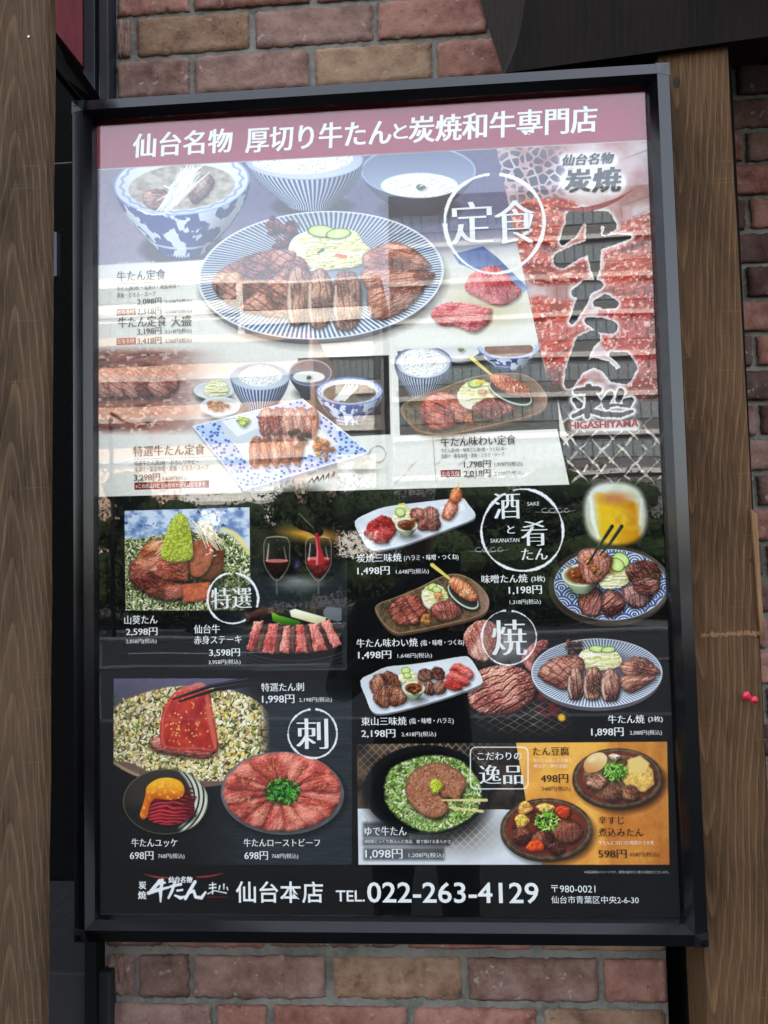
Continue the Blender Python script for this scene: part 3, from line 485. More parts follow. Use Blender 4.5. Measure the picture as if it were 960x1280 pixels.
c = lerp((176,50,62), (70,14,22), k*1.2-.25+(n-.5)); c = lerp(c, (226,130,130), np.clip(.16-k, 0, 1)*5*np.clip((n-.4)*3, 0, 1)); over(s, aa(sd, .7), c*(1.1-.45*np.clip((X-215)/30, 0, 1))[..., None])
for k in range(14): q = np.random.default_rng(k+7); stroke([(236+q.normal()*4,985+k*2.6,1),(240+q.normal()*4,986+k*2.6,1)], (90,24,30), .6)
P = sm([(182,994),(184,983),(196,974),(212,972),(226,977),(231,988),(226,997),(211,1000),(196,998),(189,1003),(186,1013),(184,1021),(179,1024),(175,1019),(178,1008)]); shadow(P, 1, 2.5, 2, .4); s, X, Y = win(*bb(P)); sd = sdp(P, X, Y)
c = lerp((246,164,36), (214,110,14), np.clip((Y-982)/14, 0, 1))*(1+relief(np.sqrt(np.clip(-sd, 0, 9))*3, 1.)*.2)[..., None]; c = lerp(c, (252,206,110), (fbm(X*.3, Y*.3, 3, 4)-.56)*3+np.clip((1014-Y)/-8, 0, .6)); over(s, aa(sd, .7), np.clip(c, 0, 1)); seed_dots(208, 981, 11, 2.5, 8, (206,150,90), 5, .6)
# roast beef plate
eshadow(357, 996, 76, 52, 6, .6); s, X, Y = win(270, 935, 436, 1048); u, v, r, a = ell(X, Y, 353, 990, 76, 51, 2); over(s, aa(sde(X, Y, 353, 991.5, 77, 52, 2), .6), (104,106,106)); over(s, aa(sde(X, Y, 353, 990, 75, 50, 2), .6), lerp((52,50,50), (120,120,120), r))
for k in range(15):
    q = k/15*2*math.pi+.15; e = .47; P = []
    for (rr_, da) in ((.26,-.16),(.6,-.27),(.9,-.28),(.965,-.08),(.96,.14),(.84,.28),(.5,.20),(.25,.12)): P.append((353+76*rr_*math.cos(q+da), 990+51*rr_*math.sin(q+da)))
    meat(P, (190,98,86), (140,56,50), (236,176,160), math.degrees(math.atan2(51*math.sin(q), 76*math.cos(q))), 30, .0, 140+k, .45, .55, 4., shad=.35)
for k in range(8): q = k/8*6.28+.5; seed_dots(353+48*math.cos(q), 990+31*math.sin(q), 9, 6, 9, (196,160,96), k, .7); seed_dots(353+50*math.cos(q), 990+31*math.sin(q), 9, 6, 5, (110,60,40), k+50, .7)
greens(353, 989, 26, 20, 5, 230, ((44,120,30),(80,160,50),(26,80,22),(120,190,80)), .8, 4)
ring(391, 917, 30.5, seed=11, wd=1.0)
# ======== right lower: six dishes
def whiteplate(P, seed=0):
    P = sm(P, 3); shadow(P, 2, 5, 4, .6); poly([(x+.5, y+3) for x, y in P], (120,124,128), .6); poly(P, lambda X, Y: lerp((232,236,238), (196,202,208), fbm(X*.03, Y*.05, 3, seed)*1.6-.4), .6)
    for a_, b_ in zip(P, np.roll(P, -1, 0)): stroke([(*a_, .5), (*b_, .5)], (246,248,248), .4, .8)
def littlebowl(cx, cy, rx=14, ry=8.5, hb=12, seed=0):
    bowl(cx, cy, rx, ry, hb, rx*.5, lambda X, Y, u, v, r, a: lerp((176,186,146), (140,78,44), (.84-r)*7+(fbm(X*.3, Y*.3, 2, seed)-.5)), lambda X, Y, t, a: lerp((206,216,184), (150,162,130), t), rimc=(222,230,204))
    for k in range(14): q = np.random.default_rng(k+seed); lump(cx+q.normal()*rx*.33, cy+.5+q.normal()*ry*.28, q.uniform(2,3.2), [(186,110,60),(150,76,44),(214,150,100),(120,60,36)][k % 4], k, 2)
whiteplate([(444,652),(460,642),(482,634),(520,629),(562,624),(577,622),(586,632),(594,644),(583,652),(540,668),(504,681),(472,687.5),(460,684),(450,668)], 1)
for k, P in enumerate(([(468,652),(476,644),(488,648),(496,660),(492,668),(478,662)],[(458,660),(466,650),(480,656),(492,666),(484,676),(468,670)],[(455,666),(464,661),(480,668),(486,678),(474,680),(462,674)])): meat(P, (170,54,58), (104,22,30), (230,140,136), 30, 8, .2, 160+k, .6, .5)
cabbage([(491,650),(492,638),(502,631),(512,637),(515,650),(506,656),(496,656)], 11); cuke(500, 640, 6.5, 5.5, 20); stroke([(499,631,1.5),(505,630,1.5)], (220,210,60))
for k, P in enumerate(([(512,642),(518,635),(530,636),(534,646),(526,652),(516,651)],[(528,640),(536,633),(546,636),(548,646),(540,652),(532,650)],[(520,656),(526,648),(536,648),(540,658),(534,663),(524,662)],[(534,656),(540,648),(548,648),(551,656),(546,663),(538,663)])): meat(P, (140,84,72), (70,34,30), (226,180,164), 60+k*20, 6, .45, 170+k, .8)
littlebowl(508, 656, seed=3)
poly([(546,633),(580,624),(585,638),(556,651)], (214,218,222), .6); poly([(549,634),(578,626),(582,637),(557,648)], (240,242,244), .6); stroke([(571,617,7),(565,630,6)], (176,96,66), 1); 
meat([(552,646),(556,632),(564,624),(572,630),(570,642),(562,650)], (196,116,92), (130,60,44), (244,196,176), 60, 7, .3, 180, 1.); meat([(562,622),(565,612),(573,609),(578,616),(574,626),(566,628)], (190,100,66), (130,56,38), (240,170,130), 60, 7, .3, 181, 1.); stroke([(573,604,1),(573,612,.9)], (226,200,120), .5)
BP = [(469,762),(474,754),(490,748),(520,736),(548,722),(568,717),(586,722),(602,734),(611,748),(609,762),(596,771),(556,781),(512,790),(494,791),(480,780)]; brownplate(BP, 9)
for k, P in enumerate(([(505,746),(516,743),(528,752),(534,768),(526,774),(512,762)],[(494,752),(504,746),(514,758),(524,776),(514,780),(500,766)],[(487,762),(492,754),(502,762),(512,778),(504,782),(492,776)])): meat(P, (164,92,76), (92,44,38), (238,184,166), -30, 8, .4, 190+k, .8)
cabbage([(527,748),(530,736),(541,730),(554,735),(560,746),(552,757),(536,757)], 12); poly([(527,742),(532,752),(543,757),(540,762),(530,756)], (238,230,200), 1, True); cuke(540, 733, 6, 4, -20); cuke(546, 737, 6, 4, 10); lump(548, 745, 5, (226,150,100), 3)
meat([(537,762),(546,753),(560,750),(574,756),(578,765),(566,774),(548,775)], (150,88,78), (84,40,38), (230,184,172), 70, 6, .55, 195, .9); lump(533, 774, 6.5, (176,122,70), 5, 8)
spoon(579, 745, 23, 11, 38, (186,110,76), 540, 706, 6)
# grill photo
s, X, Y = win(575, 765, 735, 930); g = np.clip(1.3-np.hypot((X-(640+np.clip(Y-850, -90, 60)*.28))/82, (Y-852)/80)**2.2, 0, 1)*np.clip((Y-768)/20, 0, 1); g = g*np.clip(1.6-np.clip((X-672)/30, 0, 2)*np.clip((868-Y)/20, 0, 1), 0, 1)
c = lerp((58,54,50), (22,20,20), fbm(X*.08, Y*.08, 4, 3)*2-.5); c = lerp(c, (176,172,166), np.clip(1-np.hypot((X-620)/46, (Y-800)/34), 0, 1)*1.3)
gx_, gy_ = (X+Y*1.6)/15, (X*-1+Y*1.9)/17; k1 = np.abs(gx_-np.round(gx_)+(vn(X*.1, Y*.1, 2)-.5)*.15); k2 = np.abs(gy_-np.round(gy_)+(vn(X*.1, Y*.1, 3)-.5)*.15); net = np.clip(1-np.minimum(k1, k2)/.085, 0, 1); c = lerp(c, (196,180,160), net*np.clip((Y-868)/14, 0, 1)*(.3+.9*fbm(X*.15, Y*.15, 3, 6)))
c = lerp(c, (150,36,40), np.clip(1-np.hypot((X-692)/26, (Y-884)/20), 0, 1)*np.clip((fbm(X*.18, Y*.18, 3, 8)-.42)*7, 0, 1)); g = g*np.clip((X-578)/16, 0, 1)*np.clip((926-Y)/14, 0, 1)*np.clip((728-X)/20, 0, 1); over(s, np.clip(g, 0, 1), c); eshadow(702, 897, 4.5, 4.5, 1.5, .95, c=(246,190,50)); eshadow(678, 870, 6, 4, 2, .8, c=(190,40,50)); eshadow(694, 874, 6, 3, 2, .8, c=(170,30,40))
meat([(580,800),(584,786),(598,776),(616,778),(628,792),(626,812),(608,826),(590,822)], (176,120,108), (120,66,58), (246,216,206), 65, 9, .3, 250, .9, .3, shad=.2); meat([(652,822),(664,806),(680,800),(684,806),(668,826),(664,840)], (160,84,82), (100,44,44), (226,170,164), 65, 9, .3, 251, .8, .3, shad=.2)
meat([(584,866),(592,846),(606,835),(630,831),(654,836),(668,850),(669,868),(656,884),(634,893),(608,893),(590,884)], (152,86,76), (82,36,34), (240,196,182), -28, 8.5, .95, 252, .95, .6, 7.)
s, X, Y = win(600, 760, 672, 834); over(s, aa(np.hypot(X-636, Y-797)-33, 1)*.25, (150,150,148)); ring(636, 797, 34, seed=21, wd=1.1)
whiteplate([(451,851),(466,842),(484,834),(513,831),(548,826),(577,821),(587,823),(596,836),(602,848),(600,855),(573,866),(532,879),(484,891),(466,889),(458,872)], 4)
for k, P in enumerate(([(462,858),(466,846),(476,842),(484,852),(480,864),(468,868)],[(478,842),(488,839),(498,846),(502,858),(494,862),(484,854)],[(466,872),(474,860),(484,858),(490,874),(484,884),(474,883)],[(484,860),(494,856),(506,866),(508,876),(498,882),(488,880)])): meat(P, (132,86,66), (66,38,30), (214,170,146), 60+15*k, 5, .5, 200+k, .8)
cabbage([(498,848),(502,838),(512,836),(520,842),(522,852),(510,856)], 13); cuke(507, 838, 5.5, 4.5, 0); cuke(509, 844, 5, 3.5, 0)
for k, P in enumerate(([(522,842),(528,836),(538,838),(541,848),(532,852),(524,850)],[(538,838),(546,833),(554,838),(555,848),(546,850),(540,847)],[(528,858),(534,851),(542,853),(545,865),(538,869),(530,866)],[(541,856),(548,850),(556,853),(557,864),(549,868),(543,866)])): meat(P, (112,74,64), (54,30,28), (200,160,146), 50+k*25, 6, .5, 210+k, .8)
littlebowl(517, 860, seed=9)
for k, P in enumerate(([(562,838),(570,829),(582,832),(592,842),(588,850),(574,844)],[(557,846),(566,838),(578,844),(588,853),(580,858),(566,852)],[(555,852),(564,848),(576,856),(578,862),(566,863),(556,858)])): meat(P, (176,62,58), (116,30,34), (246,170,160), 35, 8, .2, 220+k, .6, .4)
# beer glass, blurred
s, X, Y = win(700, 580, 840, 720); bx, by = (X-769-(Y-640)*.04)/40, (Y-642)/40; g = np.clip((1.08-(np.abs(bx)**2.6+np.abs(by)**2.6)**(1/2.6))*5.5, 0, 1); c = lerp((230,232,222), (206,206,160), fbm(X*.05, Y*.05, 3, 1)*1.5-.3); c = lerp(c, (150,154,146), np.clip(np.abs(bx)-.72, 0, 1)*1.4)
yl = np.clip((Y-619-(X-768)*.2+(fbm(X*.08, Y*.08, 2, 8)-.5)*8)/5, 0, 1)*np.clip((30-np.abs(X-772-(Y-640)*.1))/9, 0, 1); c = lerp(c, lerp((244,196,40), (206,140,20), (X-766)/34+(fbm(X*.1, Y*.1, 2, 4)-.5)), yl); c = lerp(c, (206,140,90), np.clip(1.3-np.hypot((X-768)/24, (Y-623)/9), 0, 1)); over(s, g*.92, c); stroke([(738,622,1.5),(741,650,2.5),(748,672,1.5)], (250,250,244), 1.5, .7); stroke([(802,624,1),(800,655,2)], (250,250,244), 1.5, .5)
# plate with wave scallops
eshadow(764, 740, 76, 50, 6, .6); s, X, Y = win(682, 680, 842, 786); over(s, aa(sde(X, Y, 762, 735, 76, 48), .6), (70,62,54)); u, v, r, a = ell(X, Y, 762, 731, 76, 49); c = lerp((60,52,46), (150,142,130), (u-.3)); over(s, aa(sde(X, Y, 762, 731, 76, 49), .6), c)
sx_, sy_ = 26., 11.; best = np.zeros(X.shape, np.float32); cc = np.full(X.shape+(3,), .85, np.float32)
for j in range(-1, 12):
    yy = 680+j*sy_; xo = (sx_/2 if j % 2 else 0); cx_ = np.round((X-xo)/sx_)*sx_+xo; q = np.hypot((X-cx_)/1.0, (Y-yy-11)*1.15)/ (sx_/2*1.12)
    k = np.abs(q*4-np.round(q*4))*2; t = lerp((226,232,238), (54,84,146), np.clip((k-.5)*5+.5, 0, 1)); t = lerp(t, (54,84,146), np.clip((q-.93)*20, 0, 1)); mm = ((q < 1) & (Y < yy+11.01+3)); cc = np.where(mm[..., None], t, cc)
over(s, aa(sde(X, Y, 763, 731, 70, 44), .6), cc*(.92+.1*u)[..., None]); over(s, np.clip(1-np.abs(sde(X, Y, 763, 731, 70, 44))/1., 0, 1)*.7, (214,214,206))
over(s, np.clip((.66-r)*5, 0, 1)*.4, (40,46,66))
cabbage([(748,722),(756,706),(774,704),(786,714),(784,730),(766,736),(752,734)], 14); lump(764, 712, 6, (230,160,80), 2, 4); cuke(776, 700, 11.5, 9, 35); cuke(771, 706, 10, 8, 35)
for k, P in enumerate(([(782,712),(792,702),(808,700),(822,706),(826,720),(818,730),(800,728),(786,724)],[(776,742),(788,730),(806,730),(816,742),(808,756),(790,760)],[(722,748),(730,738),(746,736),(753,748),(750,768),(734,770),(724,760)],[(752,748),(762,738),(776,744),(782,756),(772,768),(756,770)],[(790,726),(806,722),(824,726),(822,740),(806,744),(794,738)])): meat(P, [(104,56,50),(120,86,84),(120,64,56),(128,76,68),(96,52,48)][k], (50,24,24), (206,164,156), 50+k*30, 7, .5, 230+k, .9)
littlebowl(727, 719, 25, 14, 18, seed=20); meat([(722,700),(726,688),(742,685),(758,692),(766,700),(760,716),(748,728),(734,730),(726,716)], (132,70,60), (66,30,28), (226,180,166), 70, 8, .45, 240, .9)
for k in range(10): q = np.random.default_rng(k+3); lump(742+q.normal()*6, 706+q.normal()*5, 3.2, [(206,120,66),(230,150,90)][k % 2], k, 2.6)
stroke([(765,658,2.3),(748,684,1.8),(734,706,1.)], (38,44,46), .5); stroke([(777,658,2.3),(762,680,1.8),(750,694,1.)], (38,44,46), .5); stroke([(763,659,.4),(747,683,.4)], (140,150,150), .5, .6); stroke([(775,659,.4),(761,679,.4)], (140,150,150), .5, .6)
# striped plate at the right
plate_striped(746, 841, 82, 43, 0, 120, (104,116,140), (220,226,232), rim=5, seed=3)
s, X, Y = win(660, 790, 832, 890); u, v, r, a = ell(X, Y, 746, 841, 82, 43); over(s, np.clip((.74-r)*5, 0, 1)*.55, (60,58,64))
for k in range(16): q = np.random.default_rng(k+11); lump(717+q.uniform(-10,10), 809+q.uniform(-7,7), q.uniform(2.5,4.5), [(96,60,44),(60,38,32),(140,90,60)][k % 3], k, 3)
cabbage([(722,826),(728,814),(742,810),(764,811),(776,822),(772,834),(750,838),(732,836)], 16); cuke(746, 811, 10, 4, 3); cuke(760, 812, 9, 3.6, -5)
meat([(672,842),(682,828),(702,819),(726,822),(730,834),(718,850),(706,862),(688,856),(678,850)], TB, TD, TH, 28, 8, .6, 260, .8, cross=.9)
for x, y, w_ in ((714,836,13),(734,836,16),(756,838,16)): meat([(x-3,y+6),(x+3,y-2),(x+w_-2,y),(x+w_+3,y+16),(x+w_+1,y+34),(x+w_-6,y+39),(x-2,y+37),(x-5,y+22)], (124,80,68), (60,34,30), (226,196,178), 82, 7, .55, int(x), .9); stroke([(x-2,y+10,1),(x-3,y+24,1.5),(x,y+36,.8)], (232,210,190), 1., .75)
meat([(774,834),(788,822),(806,822),(820,834),(824,842),(806,846),(784,846)], (140,86,70), TD, TH, 15, 6, .45, 263, .8); meat([(776,846),(800,844),(820,846),(806,858),(788,866),(778,860)], (132,80,64), TD, TH, -20, 6, .45, 264, .8)
# ======== bottom right panel
keep = A.copy(); QE = [(446,930),(834,927),(837,1081),(448,1081)]
s, X, Y = win(444, 926, 840, 1084); n = fbm(X*.03, Y*.03, 4, 41); c = lerp((244,178,88), (220,146,66), (n-.4)*2.5); c = lerp(c, (166,96,40), np.clip((X-752+(fbm(X*.04, Y*.04, 3, 5)-.5)*30)/14, 0, 1)*.55*(.4+fbm(X*.08, Y*.05, 4, 6))); c = c*(.95+.1*fbm(X*.4, Y*.4, 3, 7))[..., None]
st_ = fbm(X*.06, Y*.06, 5, 44); stone = lerp((98,80,62), (40,34,30), st_*2.4-.8); gx_, gy_ = (X+Y)/10., (X-Y)/10.; ch = np.clip(1-np.minimum(np.abs(gx_-np.round(gx_)), np.abs(gy_-np.round(gy_)))/.13, 0, 1)
stone = lerp(stone, (176,166,152), ch*np.clip(1.3-np.hypot((X-530)/85, (Y-940)/60), 0, 1)*(X < 620)); stone = lerp(stone, (24,22,22), np.clip((.10-np.abs(fbm(X*.03+5, Y*.03, 3, 12)-.5)*2)*9, 0, 1)*(X > 600))
wh = v3((214,216,218))*(.97+.05*fbm(X*.1, Y*.1, 2, 3))[..., None]; sh_ = np.clip(1.25-np.hypot((X-575)/60, (Y-1040)/32), 0, 1); wh = lerp(wh, (112,108,102), sh_*.8); wh = lerp(wh, (206,200,190), ch*sh_*.9); wh = lerp(wh, (60,60,60), np.clip(1-np.abs(fbm(X*.06, Y*.06, 3, 45)-.5)/.02, 0, 1)*np.clip(1.2-np.hypot((X-478)/28, (Y-1024)/16), 0, 1))
edge = np.where(Y < 1010, 645+(Y-928)*.17, 658+(Y-1010)*.28); left = np.where((Y > 1011+(X-450)*.005)[..., None], wh, stone); c = np.where((X < edge)[..., None], left, c); over(s, aa(sdp(QE, X, Y), .4), c)
# black iron pan with chopped green onion and the round slice
eshadow(536, 998, 80, 56, 8, .55); s, X, Y = win(448, 926, 618, 1048); d = np.minimum(sde(X, Y, 533, 987, 78, 56), sdp(sm([(456,1002),(455,984),(470,964),(490,975),(490,1010),(470,1012)]), X, Y)); n = fbm(X*.2, Y*.2, 3, 2)
c = lerp((34,36,36), (18,19,20), n); c = lerp(c, (90,96,96), np.clip(1-np.abs(d+1.8)/1.2, 0, 1)*.55*np.clip((Y-960)/60, .15, 1)); over(s, aa(d, .6), c); over(s, aa(sde(X, Y, 534, 988, 68, 50), 1.5), (14,16,14)); over(s, np.clip((np.hypot((X-598)/12, (Y-985)/50) < 1)*.5, 0, 1)*0, (0,0,0))
grains([(480,985),(488,962),(510,950),(540,944),(575,950),(596,972),(602,990),(595,1015),(570,1032),(535,1040),(505,1028),(485,1008)], [(128,150,84),(160,172,116),(98,122,58),(178,186,146),(116,140,72),(94,116,56)], 4.2, 61, 1.5, depth=.4)
for k in range(150): q = np.random.default_rng(k+900); a_ = q.uniform(0, 6.28); x, y = 540+52*q.uniform(.55,1)*math.cos(a_), 990+42*q.uniform(.55,1)*math.sin(a_); b_ = q.uniform(0, 3.1); stroke([(x,y,.6),(x+3*math.cos(b_),y+3*math.sin(b_),1.0),(x+6*math.cos(b_+.7),y+6*math.sin(b_+.7),.5)], [(170,186,130),(124,154,76),(198,206,172),(90,122,54)][k % 4], .5, .85)
P = sm([(507,990),(510,972),(522,960),(543,953),(560,956),(576,966),(583,978),(578,990),(572,1000),(560,996),(556,1002),(562,1010),(548,1022),(530,1019),(514,1006)]); shadow(P, 2, 4, 3, .6); s, X, Y = win(*bb(P)); sd = sdp(P, X, Y); n = fbm(X*.35, Y*.35, 4, 33); g = fbm(X*.9, Y*.9, 3, 34)
c = lerp((186,134,106), (150,98,74), n*2-.5); c = lerp(c, (96,56,42), (g-.66)*7); c = lerp(c, (214,170,140), (.36-g)*5); c = c*(1+relief(n*4+np.sqrt(np.clip(-sd, 0, 5))*1.5, 1.)*.3)[..., None]; c = lerp(c, (110,72,56), aa(-sd-1.5, 1.5)*.8); over(s, aa(sd, .7), np.clip(c, 0, 1)); stroke([(546,985,.8),(552,996,1.6),(558,1000,2)], (80,44,36), .9, .7)
lump(545, 983, 8.5, (176,186,70), 2); stroke([(553,1000,1.1),(608,1000,1.9)], (226,202,140), .5); stroke([(562,1009,1.1),(603,1014,1.9)], (226,202,140), .5)
# two stew bowls
def stew(cx, cy, rx, ry, seed):
    eshadow(cx+4, cy+7, rx, ry, 5, .6); s, X, Y = win(cx-rx-2, cy-ry-2, cx+rx+3, cy+ry+6); over(s, aa(sde(X, Y, cx, cy+3, rx, ry), .6), (60,46,36)); n = fbm(X*.2, Y*.2, 3, seed); u, v, r, a = ell(X, Y, cx, cy, rx, ry)
    c = lerp((112,92,66), (72,52,40), n*2-.5); c = lerp(c, (150,130,100), np.clip(1-np.abs(r-.93)/.025, 0, 1)*.6); c = lerp(c, (120,52,42), np.clip((.885-r)*20, 0, 1)); over(s, aa(sde(X, Y, cx, cy, rx, ry), .6), c); return s, X, Y, u, v, r
s, X, Y, u, v, r = stew(683, 1036, 57.5, 38.5, 3); over(s, np.clip((.78-r)*20, 0, 1), lerp((140,66,36), (74,34,24), fbm(X*.12, Y*.2, 3, 4)*2-.5))
lump(656, 1010, 9, (226,160,84), 1, 8); lump(652, 1026, 9, (232,186,84), 2, 8); lump(682, 1010, 11, (226,180,100), 3, 6); lump(704, 1014, 9, (214,76,36), 4, 8)
for k, P in enumerate(([(640,1044),(648,1034),(660,1036),(664,1048),(652,1056),(642,1052)],[(664,1046),(676,1038),(690,1042),(692,1052),(680,1060),(668,1056)],[(688,1036),(700,1026),(722,1030),(728,1042),(716,1054),(698,1052)],[(684,1058),(696,1054),(706,1062),(694,1070)])): meat(P, (96,54,42), (44,22,20), (176,120,96), 40+k*20, 7, .3, 270+k, .6)
lump(669, 1057, 11, (226,84,34), 6, 8); greens(683, 1026, 17, 14, 9, 110, ((120,180,50),(160,206,84),(70,130,36),(206,226,150)), .8, 5)
s, X, Y, u, v, r = stew(772, 972, 56.5, 37, 5); over(s, np.clip((.80-r)*20, 0, 1), lerp((150,116,84), (90,62,46), fbm(X*.12, Y*.2, 3, 6)*2-.5))
P = [(788,946),(804,950),(816,962),(818,980),(806,990),(786,988),(776,972)]; slab(P, (222,178,100), seed=5); poly([(784,950),(800,944),(812,954),(806,966),(788,964)], (232,196,124), 1); lump(768, 946, 7, (226,196,160), 3, 4)
s, X, Y = win(722, 934, 765, 970); over(s, aa(sde(X, Y, 744, 953, 16, 11, -32), .6), lerp((240,206,150), (206,150,92), (Y-X*.4-645)/22)); eshadow(740, 949, 5, 3, 3, .5, -30, (252,236,206))
for k, P in enumerate(([(732,978),(738,968),(752,967),(760,976),(752,986),(736,984)],[(754,990),(764,980),(778,984),(780,996),(766,1002),(756,998)],[(776,986),(788,980),(798,988),(796,998),(782,1000)])): meat(P, [(196,150,126),(120,86,68),(130,84,62)][k], (70,42,32), (226,190,160), 30+k*20, 7, .3, 280+k, .6)
greens(768, 965, 18, 14, 13, 120, ((110,176,50),(150,206,84),(60,120,36),(190,220,130)), .8, 5)
# rounded sign outline
s, X, Y = win(584, 930, 664, 990); sd = np.hypot(np.maximum(np.abs(X-624)-29, 0), np.maximum(np.abs(Y-960)-19, 0))-7; over(s, np.clip(1.2-np.abs(sd)/1., 0, 1), (240,240,238))
s, X, Y = win(440, 1018, 585, 1078); 
for q in ((456,1030,508,1045),(456,1051,560,1055),(457,1062,553,1073)):
    s, X, Y = win(q[0]-10, q[1]-10, q[2]+10, q[3]+10); d = np.hypot(np.maximum(np.maximum(q[0]-X, X-q[2]), 0), np.maximum(np.maximum(q[1]-Y, Y-q[3]), 0)); over(s, np.clip(1-d/5, 0, 1)*.62, (30,30,32))
# ======== circle ornaments and the logo strip
ring(653, 663, 51, seed=31, wd=1.4, gap=-1.9)
for sx_, cx_, cy_ in ((1,695,638),(-1,612,687)):
    for k in range(4): x = cx_+(k-1.5)*9; P = [(x+5*math.cos(t)*(.9-.1*k), cy_+2.6*math.sin(t), .45) for t in np.linspace(0, 5.2, 12)]; stroke(P, (206,206,200), .4, .8)
    stroke([(cx_-26,cy_+2,.3),(cx_,cy_+3,.6),(cx_+24,cy_,.3)], (206,206,200), .4, .7)
stroke(spline([(180,1092,.3),(195,1096,1.2),(212,1097,.9)]), (150,60,44)); stroke(spline([(246,1096,.9),(262,1095,1.2),(280,1091,.3)]), (150,60,44)); stroke([(260,1121,.6),(284,1121,.6)], (150,50,44), .5, .8)
kx, ky = 188, 1101
LG = [[(200,1101,2.6),(194,1108,2.4),(188,1113,1.2)],[(198,1104,1.8),(206,1103,1.6)],[(186,1116,2.4),(198,1112,2.4),(211,1109,1.4)],[(203,1100,2.2),(201,1114,2.4),(201,1127,1)],
 [(213,1108,1.6),(226,1105,2)],[(219,1102,1.8),(215,1114,2),(211,1122,1.6)],[(222,1113,1.6),(228,1112,1.6)],[(219,1119,1.4),(226,1122,2.2),(232,1120,1.4)],
 [(244,1102,2.2),(238,1112,2.2),(232,1123,2)],[(235,1117,1.4),(242,1113,1.8),(245,1121,2.2),(252,1122,2.2),(257,1115,1.6)]]
for k, st in enumerate(LG): stroke(st, (236,238,238), .5, 1, .8, k)
for st in ([(262,1106,.9),(270,1105,.9)],[(266,1103,.9),(266,1117,.9)],[(262,1110,1.1),(270,1109,1.1)],[(260,1117,.9),(268,1113,.8),(283,1116,.9)],[(275,1107,1.2),(274,1112,.8)],[(280,1105,1.2),(280,1111,.8)],[(284,1109,1),(285,1112,.8)]): stroke(st, (226,230,230), .5)

IMG = bpy.data.images.new('poster_print', CW, CH, alpha=False)
A[:] = np.clip(A, 0, 1); _s = A*A*(3-2*A); A[:] = A*.62+_s*.38; _g = A.mean(2, keepdims=True); A[:] = np.clip(_g+(A-_g)*.98, 0, 1)
_o = np.ones((CH, CW, 4), np.float32); _o[..., :3] = np.clip(A, 0, 1)[::-1]
IMG.pixels.foreach_set(_o.ravel()); IMG.update(); IMG.pack(); del _o
# ------------------------------------------------------------------ helpers
def link(name, me, mat=None, parent=None, smooth=False):
    o = bpy.data.objects.new(name, me); C.objects.link(o)
    if mat is not None and not me.materials: me.materials.append(mat)
    if parent is not None: o.parent = parent
    if smooth:
        for p in me.polygons: p.use_smooth = True
    return o
def tag(o, label=None, cat=None, group=None, kind=None):
    if label: o['label'] = label
    if cat: o['category'] = cat
    if group: o['group'] = group
    if kind: o['kind'] = kind
    return o
def empty(name, loc, label=None, cat=None, group=None, kind=None):
    o = bpy.data.objects.new(name, None); C.objects.link(o); o.location = loc; o.empty_display_size = .1
    return tag(o, label, cat, group, kind)
def pydata(name, V, F):
    me = bpy.data.meshes.new(name); me.from_pydata([tuple(v) for v in V], [], F); me.update(); return me
def bm_mesh(bm, name):
    bmesh.ops.recalc_face_normals(bm, faces=bm.faces[:])
    me = bpy.data.meshes.new(name); bm.to_mesh(me); bm.free(); return me
def add_box(bm, x0, x1, y0, y1, z0, z1, bev=0, seg=2):
    vs_ = [bm.verts.new(p) for p in ((x0,y0,z0),(x1,y0,z0),(x1,y1,z0),(x0,y1,z0),(x0,y0,z1),(x1,y0,z1),(x1,y1,z1),(x0,y1,z1))]
    fs = [bm.faces.new([vs_[i] for i in q]) for q in ((0,3,2,1),(4,5,6,7),(0,1,5,4),(1,2,6,5),(2,3,7,6),(3,0,4,7))]
    if bev:
        es = list({e for f in fs for e in f.edges})
        bmesh.ops.bevel(bm, geom=es, offset=bev, segments=seg, affect='EDGES', profile=.6)
def box(name, b, mat, parent=None, bev=0, loc=(0,0,0)):
    bm = bmesh.new(); add_box(bm, *b, bev=bev)
    o = link(name, bm_mesh(bm, name), mat, parent)
    if parent is None: o.location = loc
    return o
def tube(bm, p0, p1, r0, r1=None, n=10, caps=True):
    p0, p1 = Vector(p0), Vector(p1); r1 = r0 if r1 is None else r1
    d = (p1-p0).normalized(); a = d.orthogonal().normalized(); b = d.cross(a)
    A = [bm.verts.new(p0 + (a*math.cos(t)+b*math.sin(t))*r0) for t in [2*math.pi*i/n for i in range(n)]]
    B = [bm.verts.new(p1 + (a*math.cos(t)+b*math.sin(t))*r1) for t in [2*math.pi*i/n for i in range(n)]]
    for i in range(n): bm.faces.new((A[i], A[(i+1)%n], B[(i+1)%n], B[i]))
    if caps: bm.faces.new(A[::-1]); bm.faces.new(B)

